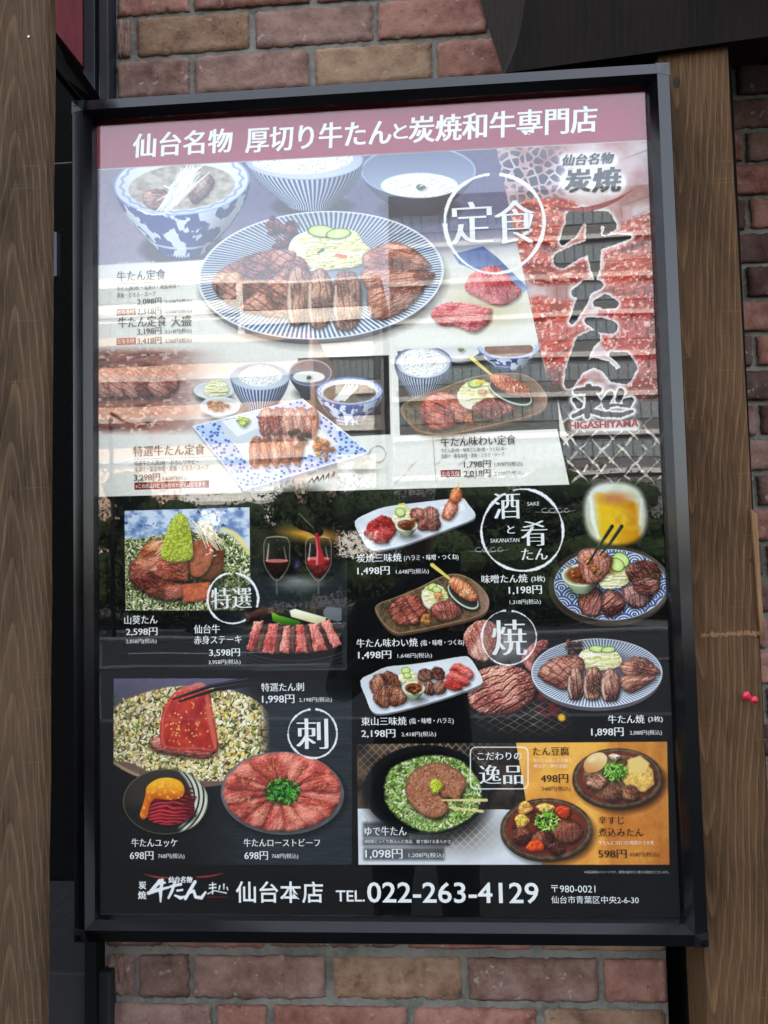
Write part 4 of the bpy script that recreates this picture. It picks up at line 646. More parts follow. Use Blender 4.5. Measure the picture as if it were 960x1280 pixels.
# ------------------------------------------------------------------ materials
class NT:
    def __init__(s, name):
        s.m = bpy.data.materials.new(name); s.m.use_nodes = True; s.t = s.m.node_tree
        s.b = s.t.nodes['Principled BSDF']; s.out = s.t.nodes['Material Output']
    def n(s, kind, **kw):
        x = s.t.nodes.new(kind)
        for k, v in kw.items():
            if k in x.inputs: x.inputs[k].default_value = v
            else: setattr(x, k, v)
        return x
    def l(s, a, b): s.t.links.new(a, b)
    def coords(s, scale=(1,1,1), kind='Object', loc=(0,0,0), rnd=0):
        c = s.n('ShaderNodeTexCoord'); mp = s.n('ShaderNodeMapping')
        mp.inputs['Scale'].default_value = scale; mp.inputs['Location'].default_value = loc
        s.l(c.outputs[kind], mp.inputs['Vector'])
        if rnd:
            oi = s.n('ShaderNodeObjectInfo'); m = s.n('ShaderNodeMath', operation='MULTIPLY'); m.inputs[1].default_value = rnd
            s.l(oi.outputs['Random'], m.inputs[0]); s.l(m.outputs[0], mp.inputs['Location'])
        return mp.outputs[0]
    def noise(s, vec, scale, detail=5, rough=.6, dist=0):
        x = s.n('ShaderNodeTexNoise'); x.inputs['Scale'].default_value = scale; x.inputs['Detail'].default_value = detail
        x.inputs['Roughness'].default_value = rough; x.inputs['Distortion'].default_value = dist
        s.l(vec, x.inputs['Vector']); return x.outputs[0]
    def ramp(s, fac, stops):
        x = s.n('ShaderNodeValToRGB'); s.l(fac, x.inputs[0]); e = x.color_ramp.elements
        while len(e) < len(stops): e.new(.5)
        for i, (p, c) in enumerate(stops):
            e[i].position = p; e[i].color = (*c, 1) if len(c) == 3 else c
        return x.outputs[0]
    def mix(s, f, a, b, kind='MIX'):
        x = s.n('ShaderNodeMix', data_type='RGBA', blend_type=kind)
        for i, v in ((0, f), (6, a), (7, b)):
            if isinstance(v, (int, float)): x.inputs[i].default_value = v
            elif isinstance(v, tuple): x.inputs[i].default_value = (*v, 1)
            else: s.l(v, x.inputs[i])
        return x.outputs[2]
    def bump(s, h, strength=.5, dist=.01, prev=None):
        x = s.n('ShaderNodeBump'); x.inputs['Strength'].default_value = strength; x.inputs['Distance'].default_value = dist
        s.l(h, x.inputs['Height'])
        if prev is not None: s.l(prev, x.inputs['Normal'])
        s.l(x.outputs[0], s.b.inputs['Normal']); return x.outputs[0]
    def col(s, v):
        if isinstance(v, tuple): s.b.inputs['Base Color'].default_value = (*v, 1)
        else: s.l(v, s.b.inputs['Base Color'])
    def set(s, rough=.6, metal=0, spec=.5, coat=0):
        s.b.inputs['Roughness'].default_value = rough; s.b.inputs['Metallic'].default_value = metal
        s.b.inputs['Specular IOR Level'].default_value = spec; s.b.inputs['Coat Weight'].default_value = coat
        return s
def plain(name, c, rough=.6, metal=0, spec=.5, nz=0):
    m = NT(name); m.set(rough, metal, spec)
    if nz:
        v = m.coords(); f = m.noise(v, nz, 6)
        m.col(m.ramp(f, [(.3, tuple(k*.75 for k in c)), (.7, tuple(min(1,k*1.2) for k in c))])); m.bump(f, .25, .002)
    else: m.col(c)
    return m.m
def wood(name, dark, mid, light, xc=0., dens=150., zs=.085, sgn=1, seed=0., bumpd=.0014, stre=.75):
    """flat-sawn board: arched growth rings round xc, dense straight grain away from it"""
    m = NT(name); m.set(.8, 0, .12)
    def op(o_, a_, b_=None, c_=None):
        x = m.n('ShaderNodeMath', operation=o_)
        for i, q in enumerate((a_, b_, c_)):
            if q is None: continue
            if isinstance(q, (int, float)): x.inputs[i].default_value = q
            else: m.l(q, x.inputs[i])
        return x.outputs[0]
    co = m.n('ShaderNodeTexCoord'); sp = m.n('ShaderNodeSeparateXYZ'); m.l(co.outputs['Object'], sp.inputs[0]); X_, Y_, Z_ = sp.outputs
    n1 = m.noise(m.coords((.5, .5, 1), loc=(seed, 0, seed)), 2.4, 3, .5); n2 = m.noise(m.coords((14, 14, 1.6), loc=(seed*2, 0, 0)), 2., 3, .5)
    xx = op('ADD', op('SUBTRACT', X_, xc), op('MULTIPLY', op('SUBTRACT', n1, .5), .05))
    s_ = op('MULTIPLY', op('SQRT', op('MULTIPLY_ADD', xx, xx, .00012)), dens)
    f_ = op('ADD', op('ADD', s_, op('MULTIPLY', Z_, sgn/zs)), op('ADD', op('MULTIPLY', n2, 1.3), op('MULTIPLY', Y_, 55.)))
    fr = op('FRACT', f_); ringc = m.ramp(fr, [(0, dark), (.12, mid), (.62, mid), (.86, light), (.95, light), (1, dark)])
    fine = m.noise(m.coords((70, 70, 1.1), loc=(seed, seed, 0)), 2.4, 6, .72); fine2 = m.noise(m.coords((240, 240, 5)), 3, 4, .6)
    blot = m.noise(m.coords((6, 6, 1.6), loc=(seed*3, 0, 0)), 1.6, 5, .6)
    base = m.mix(m.ramp(fine, [(.40, (0,0,0)), (.66, (stre,)*3)]), ringc, dark)
    base = m.mix(m.ramp(blot, [(.38, (0,0,0)), (.70, (.6,.6,.6))]), base, light)
    base = m.mix(m.ramp(blot, [(.30, (.9,.9,.9)), (.50, (0,0,0))]), base, dark)
    base = m.mix(.38, base, m.ramp(fine2, [(.35, dark), (.68, light)]))
    f4 = m.noise(m.coords((7, 7, 300)), 1.1, 3, .5); base = m.mix(m.ramp(f4, [(.64, (0,0,0)), (.72, (.35,.35,.35))]), base, light)
    m.col(base); nb = m.bump(m.mix(.5, fine, fr), .6, bumpd); m.bump(fine2, .35, bumpd*.6, nb)
    return m.m
def brick_mat(name, a, b, c_):
    m = NT(name); m.set(.86, 0, .25)
    v = m.coords(rnd=9.); f = m.noise(v, 26, 8, .68); g = m.noise(v, 7, 4, .5); h = m.noise(v, 130, 6, .75)
    sp_ = m.noise(v, 60, 3, .5)
    base = m.ramp(f, [(.32, a), (.48, b), (.70, c_)])
    base = m.mix(m.ramp(g, [(.42, (0,0,0)), (.7, (.7,.7,.7))]), base, c_)
    base = m.mix(m.ramp(h, [(.60, (0,0,0)), (.68, (.8,.8,.8))]), base, tuple(k*.3 for k in a))
    base = m.mix(m.ramp(sp_, [(.66, (0,0,0)), (.70, (.7,.7,.7))]), base, (.30,.27,.23))
    oi = m.n('ShaderNodeObjectInfo'); hs = m.n('ShaderNodeHueSaturation')
    mr = m.n('ShaderNodeMapRange'); mr.inputs['To Min'].default_value = .78; mr.inputs['To Max'].default_value = 1.2
    m.l(oi.outputs['Random'], mr.inputs[0]); m.l(mr.outputs[0], hs.inputs['Value']); m.l(base, hs.inputs['Color'])
    m.col(hs.outputs[0])
    nb = m.bump(f, 1., .006); m.bump(h, .7, .002, nb)
    return m.m
M = {}
M['brick_tan'] = brick_mat('brick_tan', (.110,.060,.038), (.240,.140,.085), (.36,.240,.155))
M['brick_mauve'] = brick_mat('brick_mauve', (.070,.038,.032), (.155,.085,.066), (.25,.160,.130))
M['brick_red'] = brick_mat('brick_red', (.115,.046,.034), (.235,.100,.074), (.34,.180,.138))
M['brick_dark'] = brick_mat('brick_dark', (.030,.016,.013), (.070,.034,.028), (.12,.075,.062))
m = NT('mortar'); m.set(.95, 0, .15); v = m.coords(); f = m.noise(v, 60, 8, .7); g = m.noise(v, 9, 4)
m.col(m.mix(m.ramp(g, [(.4, (0,0,0)), (.7, (.6,.6,.6))]), m.ramp(f, [(.3, (.070,.068,.057)), (.7, (.20,.195,.165))]), (.26,.25,.225))); m.bump(f, .9, .004); M['mortar'] = m.m
M['wood_left'] = wood('stained_grey_wood', (.009,.0055,.0035), (.033,.0205,.0125), (.145,.090,.050), .022, 105, .09, 1, 3.)
M['wood_right'] = wood('stained_brown_wood', (.011,.006,.003), (.047,.0245,.0118), (.170,.094,.045), -.026, 105, .12, -1, 7.)
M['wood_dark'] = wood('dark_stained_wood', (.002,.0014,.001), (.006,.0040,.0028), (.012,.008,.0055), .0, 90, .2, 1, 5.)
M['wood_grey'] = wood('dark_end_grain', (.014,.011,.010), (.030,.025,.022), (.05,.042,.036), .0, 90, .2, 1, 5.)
M['wood_orange'] = wood('bare_orange_wood', (.08,.04,.018), (.20,.105,.048), (.30,.17,.085), .0, 90, .2, 1, 1.)
m = NT('black_anodised_aluminium'); m.set(.3, 0, .5); v = m.coords((1, 1, 1)); f = m.noise(v, 5, 4, .5)
m.col(m.ramp(f, [(.3, (.0015,.0017,.0022)), (.7, (.003,.0034,.0042))])); fr = m.ramp(f, [(.3, (.11,.11,.11)), (.7, (.17,.17,.17))]); m.l(fr, m.b.inputs['Roughness'])
m.b.inputs['Coat Weight'].default_value = .0; m.b.inputs['Coat Roughness'].default_value = .2; M['alu'] = m.m
M['alu_navy'] = plain('dark_navy_aluminium', (.006,.008,.013), .45)
M['black'] = plain('black_matt_paint', (.002,.002,.0022), .7, spec=.15)
M['void'] = plain('unlit_black_backing', (.003,.003,.003), .9, spec=.05)
M['red_panel'] = plain('dark_red_enamel', (.16,.028,.036), .5, nz=30)
M['pin'] = plain('red_plastic', (.55,.02,.05), .3)
M['steel'] = plain('zinc_steel', (.4,.4,.38), .4, 1)
M['concrete'] = plain('grey_concrete', (.16,.16,.155), .9, nz=18)

# ------------------------------------------------------------------ ground
pave = NT('paving'); pave.set(.9, 0, .2); v = pave.coords(); f = pave.noise(v, 30, 8); pave.col(pave.ramp(f, [(.3,(.028,.028,.028)),(.7,(.050,.049,.048))]))
asph = NT('asphalt'); asph.set(.9, 0, .2); v = asph.coords(); f = asph.noise(v, 60, 8); asph.col(asph.ramp(f, [(.3,(.035,.035,.036)),(.7,(.06,.06,.062))])); asph.bump(f, .4, .01)
GX = 400
g = link('ground', pydata('ground', [(-GX,-GX,-.30),(GX,-GX,-.30),(GX,GX,-.30),(-GX,GX,-.30)], [(0,1,2,3)]), asph.m); tag(g, kind='structure')
pv = box('pavement', (-60,60,-7.5,3,-.28,0), pave.m); tag(pv, kind='structure')
kb = box('kerb', (-60,60,-7.68,-7.505,-.28,.005), M['concrete'], bev=.01); tag(kb, kind='structure')
pv = box('far_pavement', (-80,80,-48,-27,-.29,-.12), pave.m); tag(pv, kind='structure')
tag(pv, kind='structure'); pv.name = 'pavement'
wp = plain('road_paint', (.7,.7,.68), .7)
for k, yy in enumerate((-8.4, -26.2)):
    tag(link('road_line', pydata('road_line', [(-60,yy-.08,-.296),(60,yy-.08,-.296),(60,yy+.08,-.296),(-60,yy+.08,-.296)], [(0,1,2,3)]), wp), kind='structure')
bm = bmesh.new()
for k in range(-8, 9): add_box(bm, k*7, k*7+3.2, -17.5, -17.36, -.299, -.295)
tag(link('lane_marking', bm_mesh(bm, 'lane_marking'), wp), kind='structure')

# ------------------------------------------------------------------ brick pier behind the board
YB = .115                        # face of the bricks
def rough_brick(w_, h_, d=.05, seed=0):
    """one brick, centred on x and z, face towards -Y, with chipped rounded edges"""
    r = np.random.default_rng(seed); nx, nz = 26, 11
    V, F = [], []
    for j in range(nz+1):
        for i in range(nx+1):
            u, v_ = i/nx*2-1, j/nz*2-1
            ex = max(0, abs(u)-.94)/.06; ez = max(0, abs(v_)-.84)/.16
            sink = .0030*(ex**2) + .0026*(ez**2) + (fbm(np.float32([u*4+seed]), np.float32([v_*2+seed]), 3, seed)[0]-.3)*.0058 + abs(r.normal())*.0005*(1+3*max(ex, ez))
            jx = r.normal()*.0010 if abs(u) > .99 else 0; jz = r.normal()*.0010 if abs(v_) > .99 else 0
            V.append((u*w_/2 + jx, sink, v_*h_/2 + jz))
    n = (nx+1)
    for j in range(nz):
        for i in range(nx): F.append((j*n+i, j*n+i+1, (j+1)*n+i+1, (j+1)*n+i))
    ring = [i for i in range(nx+1)] + [j*n+nx for j in range(1, nz+1)] + [nz*n+i for i in range(nx-1, -1, -1)] + [j*n for j in range(nz-1, 0, -1)]
    b0 = len(V)
    for k in ring: V.append((V[k][0], d, V[k][2]))
    m_ = len(ring)
    for k in range(m_): F.append((ring[k], b0+k, b0+(k+1) % m_, ring[(k+1) % m_]))
    me = pydata('brick', V, F)
    for p in me.polygons: p.use_smooth = p.index < nx*nz
    return me
brickcache = {}
def lay(parent, x0, x1, z0, z1, y, kind):
    key = (round((x1-x0)*200), round((z1-z0)*200), random.randrange(3))
    if key not in brickcache: brickcache[key] = {}
    if kind not in brickcache[key]:
        me = rough_brick(key[0]/200, key[1]/200, seed=sum(key)*7+len(brickcache)); me.materials.append(M[kind]); brickcache[key][kind] = me
    o = bpy.data.objects.new('brick', brickcache[key][kind]); C.objects.link(o); o.parent = parent
    o.location = Vector(((x0+x1)/2 + random.uniform(-.0006,.0006), y + random.uniform(-.003, .003), (z0+z1)/2)) - parent.location
    o.rotation_euler = (random.uniform(-.012,.012), random.uniform(-.006,.006), random.uniform(-.008,.008))
    return o
pl0, pr0 = at(137, 100, YB).x, at(838, 1230, YB).x
pier = empty('brick_pier', ((pl0+pr0)/2, YB, 0), 'brick pier of mottled tan, mauve and red bricks behind the menu board', 'wall')
def local_box(name, b, mat, parent, bev=0):
    L = parent.location; return box(name, (b[0]-L.x, b[1]-L.x, b[2]-L.y, b[3]-L.y, b[4]-L.z, b[5]-L.z), mat, parent, bev)
local_box('mortar_bed', (pl0-.006, pr0-.003, YB+.0085, YB+.5, 1.6, 2.6), M['mortar'], pier)
local_box('mortar_bed', (at(124,1220,YB).x, pr0-.003, YB+.0085, YB+.5, 0, 1.597), M['mortar'], pier)
T, U_, R_, D_ = 'brick_tan', 'brick_mauve', 'brick_red', 'brick_dark'
jt = .0115
def row(ytop, ybot, xs, kinds, xref=300):
    zt, zb = at(xref, ytop, YB).z, at(xref, ybot, YB).z
    for k in range(len(xs)-1):
        yy = (ytop+ybot)/2
        a, b = at(xs[k], yy, YB).x, at(xs[k+1], yy, YB).x
        lay(pier, a+jt/2, b-jt/2, zb, zt, YB, kinds[k % len(kinds)])
# heights measured along x = 300
row(-100, -48, [142,238,391,544,660,830], [U_,T,R_,U_,T])
row(-42, 6, [142,238,391,544,660,830], [R_,R_,R_,R_,U_])
row(13, 59, [142,165,315,469,611,760], [U_,T,U_,R_,R_])
row(66, 113, [142,238,390,543,650,830], [U_,U_,T,R_,U_])
row(119, 166, [142,165,315,469,611,760], [T,R_,U_,T,R_])
# courses hidden by the board are plain whole bricks, enough for a step to the side
row(1137, 1186, [128,205,332,505,672,838], [U_,R_,U_,R_,T,R_])
row(1196, 1250, [128,170,238,410,582,752,838], [U_,U_,U_,T,U_,R_])
row(1259, 1315, [128,266,338,512,676,838], [U_,R_,R_,R_,T])
row(1323, 1378, [128,238,410,582,752,838], [R_,T,U_,R_,U_])
# ------------------------------------------------------------------ deep wall on the right
YD = .36
dw = empty('side_brick_wall', (1.2, YD, 0), 'shaded dark red brick wall set back to the right of the timber post', 'wall')
dx0, dx1 = .40, 1.25
box('mortar_bed', (dx0-1.2, dx1-1.2, .012, .4, 0, 2.6), M['mortar'], dw)
zj = at(935, 80, YD).z; pitch = .0655
for k in range(-5, 24):
    zt = zj - k*pitch
    if zt < .9: break
    xx = at(928, 95, YD).x - .215 + (0 if k % 2 == 0 else .1075) - (.0 if k % 3 else .012)
    while xx < dx1-.05:
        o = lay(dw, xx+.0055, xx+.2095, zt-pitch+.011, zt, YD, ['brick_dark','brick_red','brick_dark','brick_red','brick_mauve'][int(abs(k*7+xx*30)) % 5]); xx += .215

# ------------------------------------------------------------------ timber posts
def post(name, corners, y0, y1, mat, label, cat, bev=.004, sub=14):
    """corners: front-face (pxtl, pxtr, pytop, pxbl, pxbr, pybot) as measured on the plane y0"""
    a, b = at(corners[0], corners[2], y0), at(corners[1], corners[2], y0); c, d = at(corners[3], corners[5], y0), at(corners[4], corners[5], y0)
    org = Vector(((a.x+b.x)/2, y0, Z0)); bm = bmesh.new()
    rings = []
    for k in range(sub+1):
        t = k/sub; z = a.z*(1-t) + c.z*t
        xl, xr = a.x*(1-t)+c.x*t, b.x*(1-t)+d.x*t
        w1, w2 = random.uniform(-.0009,.0009), random.uniform(-.0009,.0009)
        pts = [(xl+w1+bev, y0), (xr+w2-bev, y0), (xr+w2-bev*.3, y0+bev*.3), (xr+w2, y0+bev), (xr+w2, y1), (xl+w1, y1), (xl+w1, y0+bev), (xl+w1+bev*.3, y0+bev*.3)]
        rings.append([bm.verts.new((x-org.x, y-org.y, z-org.z)) for x, y in pts])
    for r0, r1 in zip(rings, rings[1:]):
        for i in range(8): bm.faces.new((r0[i], r0[(i+1) % 8], r1[(i+1) % 8], r1[i]))
    bm.faces.new(rings[0]); bm.faces.new(rings[-1][::-1])
    o = link(name, bm_mesh(bm, name), mat); o.location = org
    return tag(o, label, cat)
# left: face board, camera side edge at the frame edge, ends outside the picture
lb = post('timber_board', (-60, 61, -60, -60, 50, 1420), -.10, -.076, M['wood_left'], 'weathered grey-brown timber board with dark cathedral grain, left of the menu board', 'timber post')
# right: post under the beam
rp = post('timber_post', (819, 909, 30, 892, 983, 1420), .012, .112, M['wood_right'], 'brown timber post right of the menu board, scratched and holding a red push pin', 'timber post')
# splintered strip on its right flank
bm = bmesh.new()
P = [at(*q, .006) for q in ((939,636),(946,642),(954,772),(952,798),(949,770),(944,700))]
L0 = P[0].copy()
f = [bm.verts.new(p-L0) for p in P]; b = [bm.verts.new(p-L0+Vector((0,.03,0))) for p in P]
bm.faces.new(f); bm.faces.new(b[::-1])
for i in range(6): bm.faces.new((f[i], f[(i+1)%6], b[(i+1)%6], b[i]))
o = link('wood_strip', bm_mesh(bm, 'wood_strip'), M['wood_orange']); o.location = L0
tag(o, 'thin split strip of orange bare wood at the right edge of the timber post', 'wood strip')
# worn line across the post (splinters of bare wood)
bm = bmesh.new(); q0 = at(876, 794, .012)
n = 44; xa, xb = at(877, 794, .012).x, at(950, 792, .012).x
for k in range(n):
    x = xa + (xb-xa)*(k+random.random())/n; z = q0.z + random.uniform(-.0012,.0012) + (.0008 if k > n*.5 else 0); h = random.uniform(.002, .0062)
    ww = random.uniform(.0010, .0026)
    v = [bm.verts.new((x-rp.location.x+dx, .0-random.uniform(.0002,.0012), z-rp.location.z+dz)) for dx, dz in ((-ww,-h*.4),(ww*.6,-h*.6),(ww,h*.5),(-ww*.4,h))]
    bm.faces.new(v)
link('worn_groove', bm_mesh(bm, 'worn_groove'), M['wood_orange'], rp)
fl_ = box('post_side_filler', (at(840,900,.13).x+.006, at(905,900,.13).x+.06, .128, .34, 0, 2.5), M['wood_dark']); tag(fl_, 'dark filler added for the shaded side of the timber post', 'timber post')  # added dark block, stands in for the shaded flank of the post
for kx_, ky_, kr_ in ((846,103,.0065),(843,186,.003),(938,700,.002)):
    bm = bmesh.new(); q = at(kx_, ky_, .0118)-rp.location; vv = [bm.verts.new((q.x+kr_*.8*math.cos(t_), -.0005, q.z+kr_*1.25*math.sin(t_))) for t_ in np.linspace(0, 6.28, 15)[:-1]]; bm.faces.new(vv)
    link('knot', bm_mesh(bm, 'knot'), M['wood_grey'], rp)
# push pin
pb = at(931, 869, .012); pn = empty('push_pin', pb, 'red plastic push pin stuck in the timber post right of the menu board', 'push pin')
pdir = Vector((.008, -.024, -.0045)).normalized()
bm = bmesh.new(); tube(bm, -pdir*.004, pdir*.004, .0006); link('needle', bm_mesh(bm, 'needle'), M['steel'], pn)
bm = bmesh.new(); s_ = [(0.001,.0052),(.0026,.0066),(.0045,.0060),(.0068,.0037),(.0145,.0031),(.018,.0040),(.020,.0056),(.0224,.0053),(.0245,.0034)]
for (a, ra), (b, rb) in zip(s_, s_[1:]): tube(bm, pdir*a, pdir*b, ra, rb, 14, caps=False)
a = bm.verts.new(pdir*.0225); bm.verts.ensure_lookup_table()
tube(bm, pdir*.0244, pdir*.0251, .0034, .001, 14); link('head', bm_mesh(bm, 'head'), M['pin'], pn, smooth=True)
# nail in the left board
npos = at(36, 46, -.1005); bm = bmesh.new(); tube(bm, (0,.002,0), (0,-.001,0), .0022, .0018, 12)
o = link('nail', bm_mesh(bm, 'nail'), M['steel']); o.location = npos; tag(o, 'small steel nail head near the top of the left timber board', 'nail')

# ------------------------------------------------------------------ dark beam over the right corner
bmk = bmesh.new()
back = [at(*q, .108) for q in ((560,-150),(600,0),(614,45),(629,92))]
frontp = [at(*q, -.004) for q in ((668,-150),(656,0),(652,30),(645,58),(638,78),(631,91))]
L0 = Vector((1.0, 0, 2.4)); XR = at(985, 42, -.004).x; ZR = at(985, 42, -.004).z
def V(p): return bmk.verts.new(Vector(p)-L0)
bl = [V(p) for p in back]; fl = [V(p) for p in frontp]
end = bmk.faces.new(bl + fl[::-1])
zt, zb = back[0].z+.25, frontp[-1].z+.018
fr = [V((XR, p.y, p.z+.05)) for p in frontp[:-1]] + [V((XR, -.004, ZR))]
for i in range(len(fl)-1): bmk.faces.new((fl[i], fl[i+1], fr[i+1], fr[i]))
br = V((XR, .108, ZR+.02)); bmk.faces.new((fl[-1], bl[-1], br, fr[-1]))
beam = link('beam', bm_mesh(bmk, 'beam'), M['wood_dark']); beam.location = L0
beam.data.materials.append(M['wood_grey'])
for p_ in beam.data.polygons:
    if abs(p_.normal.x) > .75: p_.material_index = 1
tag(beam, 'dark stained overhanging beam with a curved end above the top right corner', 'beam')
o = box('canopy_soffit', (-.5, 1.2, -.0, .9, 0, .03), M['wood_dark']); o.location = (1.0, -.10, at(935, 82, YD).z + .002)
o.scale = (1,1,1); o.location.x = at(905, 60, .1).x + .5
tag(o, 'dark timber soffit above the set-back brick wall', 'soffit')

# ------------------------------------------------------------------ recess on the left with red side panel and window bars
rc = empty('window_recess', (pl0-.15, .3, 0), 'dark window recess with navy bars and a red panel, left of the brick pier', 'window')
def rbox(name, b, mat, bev=0): return local_box(name, b, mat, rc, bev)
rbox('backing', (-1.6, pl0+.05, .52, .56, .0, 2.7), M['void'])
for a, b in ((105,119),(124,136)):   # upper bars, then the black bar below the board
    xa, xb = at(a, 60, .09).x, at(b, 60, .09).x
    rbox('window_bar', (xa, xb, .088, .125, Z0, 2.7), M['alu_navy'], .0012)
rbox('window_bar', (at(106,1220,.09).x, at(121,1220,.09).x, .088, .125, 0, Z0-.01), M['black'], .0012)
def prism(name, quad, mat, parent, t):
    """a slab through four points, thickness t along the given vector"""
    bm = bmesh.new(); L = parent.location
    f = [bm.verts.new(Vector(p)-L) for p in quad]; b = [bm.verts.new(Vector(p)+Vector(t)-L) for p in quad]
    bm.faces.new(f); bm.faces.new(b[::-1]); n = len(f)
    for i in range(n): bm.faces.new((f[i], f[(i+1) % n], b[(i+1) % n], b[i]))
    return link(name, bm_mesh(bm, name), mat, parent)
# red panel: its foot runs back from the left board to the window bars
A, B = at(62, 30, -.07), at(106, 86, .10)
prism('red_panel', [A, B, B+Vector((0,0,.9)), A+Vector((0,0,.9))], M['red_panel'], rc, (-.012,.006,0))
A2, B2, A3, B3 = at(60, 26, -.075), at(125, 122, .086), at(60, 72, -.075), at(108, 133, .086)
prism('sloping_trim', [A2, B2, B3, A3], M['black'], rc, (-.01,.012,0))
# ledge at the foot
prism('ledge', [at(40,1300,-.06), at(122,1196,.105), at(122,1420,.105), at(40,1420,-.06)], M['concrete'], rc, (0,.02,0)) if False else None
rbox('sill', (-1.2, pl0+.0, .10, .50, 0, at(90, 1212, .11).z), plain('dark_sill', (.006,.006,.0055), .8, nz=20), .004)
# black expanded-metal mesh behind the gap
bm = bmesh.new(); xm0, xm1 = at(60, 600, .14).x-.05, pl0+.0
z = .9
while z < 2.45:
    tube(bm, Vector((xm0, .26, z))-rc.location, Vector((xm1, .26, z+.14))-rc.location, .0004, n=4, caps=False); z += .03
me = bm_mesh(bm, 'wire_mesh'); link('wire_mesh', me, M['black'], rc)
# narrow pale blue upright strip further inside
xa, xb = at(64, 400, .20).x, at(71, 400, .20).x
rbox('blue_strip', (xa, xb, .20, .215, at(68,345,.20).z, at(68,290,.20).z), plain('pale_blue_strip', (.035,.05,.07), .5))
o = rbox('latch', (at(68,203,.15).x, at(90,203,.15).x, .15,.156, at(80,204,.15).z, at(80,203,.15).z), M['concrete'])

# ------------------------------------------------------------------ upper building mass (keeps the sun off the board, as there)
ub = box('shop_upper_wall', (-14, 16, .62, 8, 2.55, 30), M['brick_mauve']); tag(ub, 'upper brick wall of the shop above the menu board', 'building')
sb = box('shop_side_wall', (-9, -.9, .57, 6, 0, 2.55), M['brick_mauve']); tag(sb, 'lower brick wall of the shop beyond the left recess', 'wall')
sb = box('shop_side_wall', (1.25, 11, .45, 6, 0, 2.55), M['brick_mauve']); tag(sb, 'lower brick wall of the shop far right of the board', 'wall')
sb = box('recess_lining', (pl0+.02, 1.25, .60, .64, 0, 2.9), M['void']); tag(sb, kind='structure')

# ------------------------------------------------------------------ the menu board
board = empty('menu_board', (0, .03, Z0), 'large framed restaurant menu poster under a clear cover on the brick pier', 'menu board')
BL = board.location
X0, X1, ZA, ZB = -PW/2, PW/2, PH/2, -PH/2       # poster edges, board-local x and z
prof = [(0,-.002),(.0035,-.014),(.0125,-.029),(.0315,-.021),(.033,-.018),(.033,.03),(0,.03)]
def rail(k):
    """k: 0 top, 1 right, 2 bottom, 3 left; mitred ends with a hairline gap"""
    bm = bmesh.new(); g_ = .00025; R0, R1 = [], []
    for o_, d in prof:
        if k == 0: p, q = (X0-o_+g_, d, ZA+o_), (X1+o_-g_, d, ZA+o_)
        if k == 1: p, q = (X1+o_, d, ZA+o_-g_), (X1+o_, d, ZB-o_+g_)
        if k == 2: p, q = (X1+o_-g_, d, ZB-o_), (X0-o_+g_, d, ZB-o_)
        if k == 3: p, q = (X0-o_, d, ZB-o_+g_), (X0-o_, d, ZA+o_-g_)
        R0.append(bm.verts.new((p[0], p[1]-.03, p[2]))); R1.append(bm.verts.new((q[0], q[1]-.03, q[2])))
    n = len(prof)
    for i in range(n): bm.faces.new((R0[i], R1[i], R1[(i+1) % n], R0[(i+1) % n]))
    bm.faces.new(R0[::-1]); bm.faces.new(R1)
    fs = [e for e in bm.edges if abs(e.calc_face_angle(0)) > .3 and not any(len(f.verts) > 4 for f in e.link_faces)]
    bmesh.ops.bevel(bm, geom=fs, offset=.0007, segments=2, affect='EDGES')
    o = link('frame_rail', bm_mesh(bm, 'frame_rail'), M['alu'], board); return o
for k in range(4): rail(k)
M['cap'] = plain('corner_plastic', (.006,.007,.009), .34, spec=.6)
for sx in (-1, 1):
    for sz in (-1, 1):
        bm = bmesh.new(); e = .00035; l = .015
        cx, cz = sx*PW/2, sz*PH/2
        def P(o1, o2, d): return (cx + sx*o1, d-.03-e, cz + sz*o2)
        # small square cap over the outer bevels, following their slope
        a = [P(.0125,.0125,-.029), P(.033,.0125,-.0205), P(.033,.033,-.0195), P(.0125,.033,-.0205)]
        b = [P(.0125,.0125,-.02), P(.0336,.0125,.02), P(.0336,.0336,.02), P(.0125,.0336,.02)]
        va = [bm.verts.new(p) for p in a]; vb = [bm.verts.new(p) for p in b]
        bm.faces.new((va[0], va[1], va[2])); bm.faces.new((va[0], va[2], va[3]))
        for i in range(4): bm.faces.new((va[i], va[(i+1)%4], vb[(i+1)%4], vb[i]))
        link('corner_cap', bm_mesh(bm, 'corner_cap'), M['cap'], board)
# backing tray
bm = bmesh.new(); add_box(bm, X0-.028, X1+.028, -.026, 0, ZB-.028, ZA+.028); link('back_panel', bm_mesh(bm, 'back_panel'), M['black'], board)
# clear cover
m = NT('clear_acrylic'); t = m.t; t.nodes.remove(m.b)
tr = m.n('ShaderNodeBsdfTransparent'); tr.inputs[0].default_value = (.985,.99,.985,1); gl = m.n('ShaderNodeBsdfGlossy'); gl.inputs['Roughness'].default_value = .012
lw = m.n('ShaderNodeLayerWeight'); lw.inputs['Blend'].default_value = .5
pw = m.n('ShaderNodeMath', operation='POWER'); m.l(lw.outputs['Facing'], pw.inputs[0]); pw.inputs[1].default_value = 5
ma = m.n('ShaderNodeMath', operation='MULTIPLY_ADD'); m.l(pw.outputs[0], ma.inputs[0]); ma.inputs[1].default_value = .95; ma.inputs[2].default_value = .068
mx = m.n('ShaderNodeMixShader'); m.l(ma.outputs[0], mx.inputs[0]); m.l(tr.outputs[0], mx.inputs[1]); m.l(gl.outputs[0], mx.inputs[2]); m.l(mx.outputs[0], m.out.inputs[0])
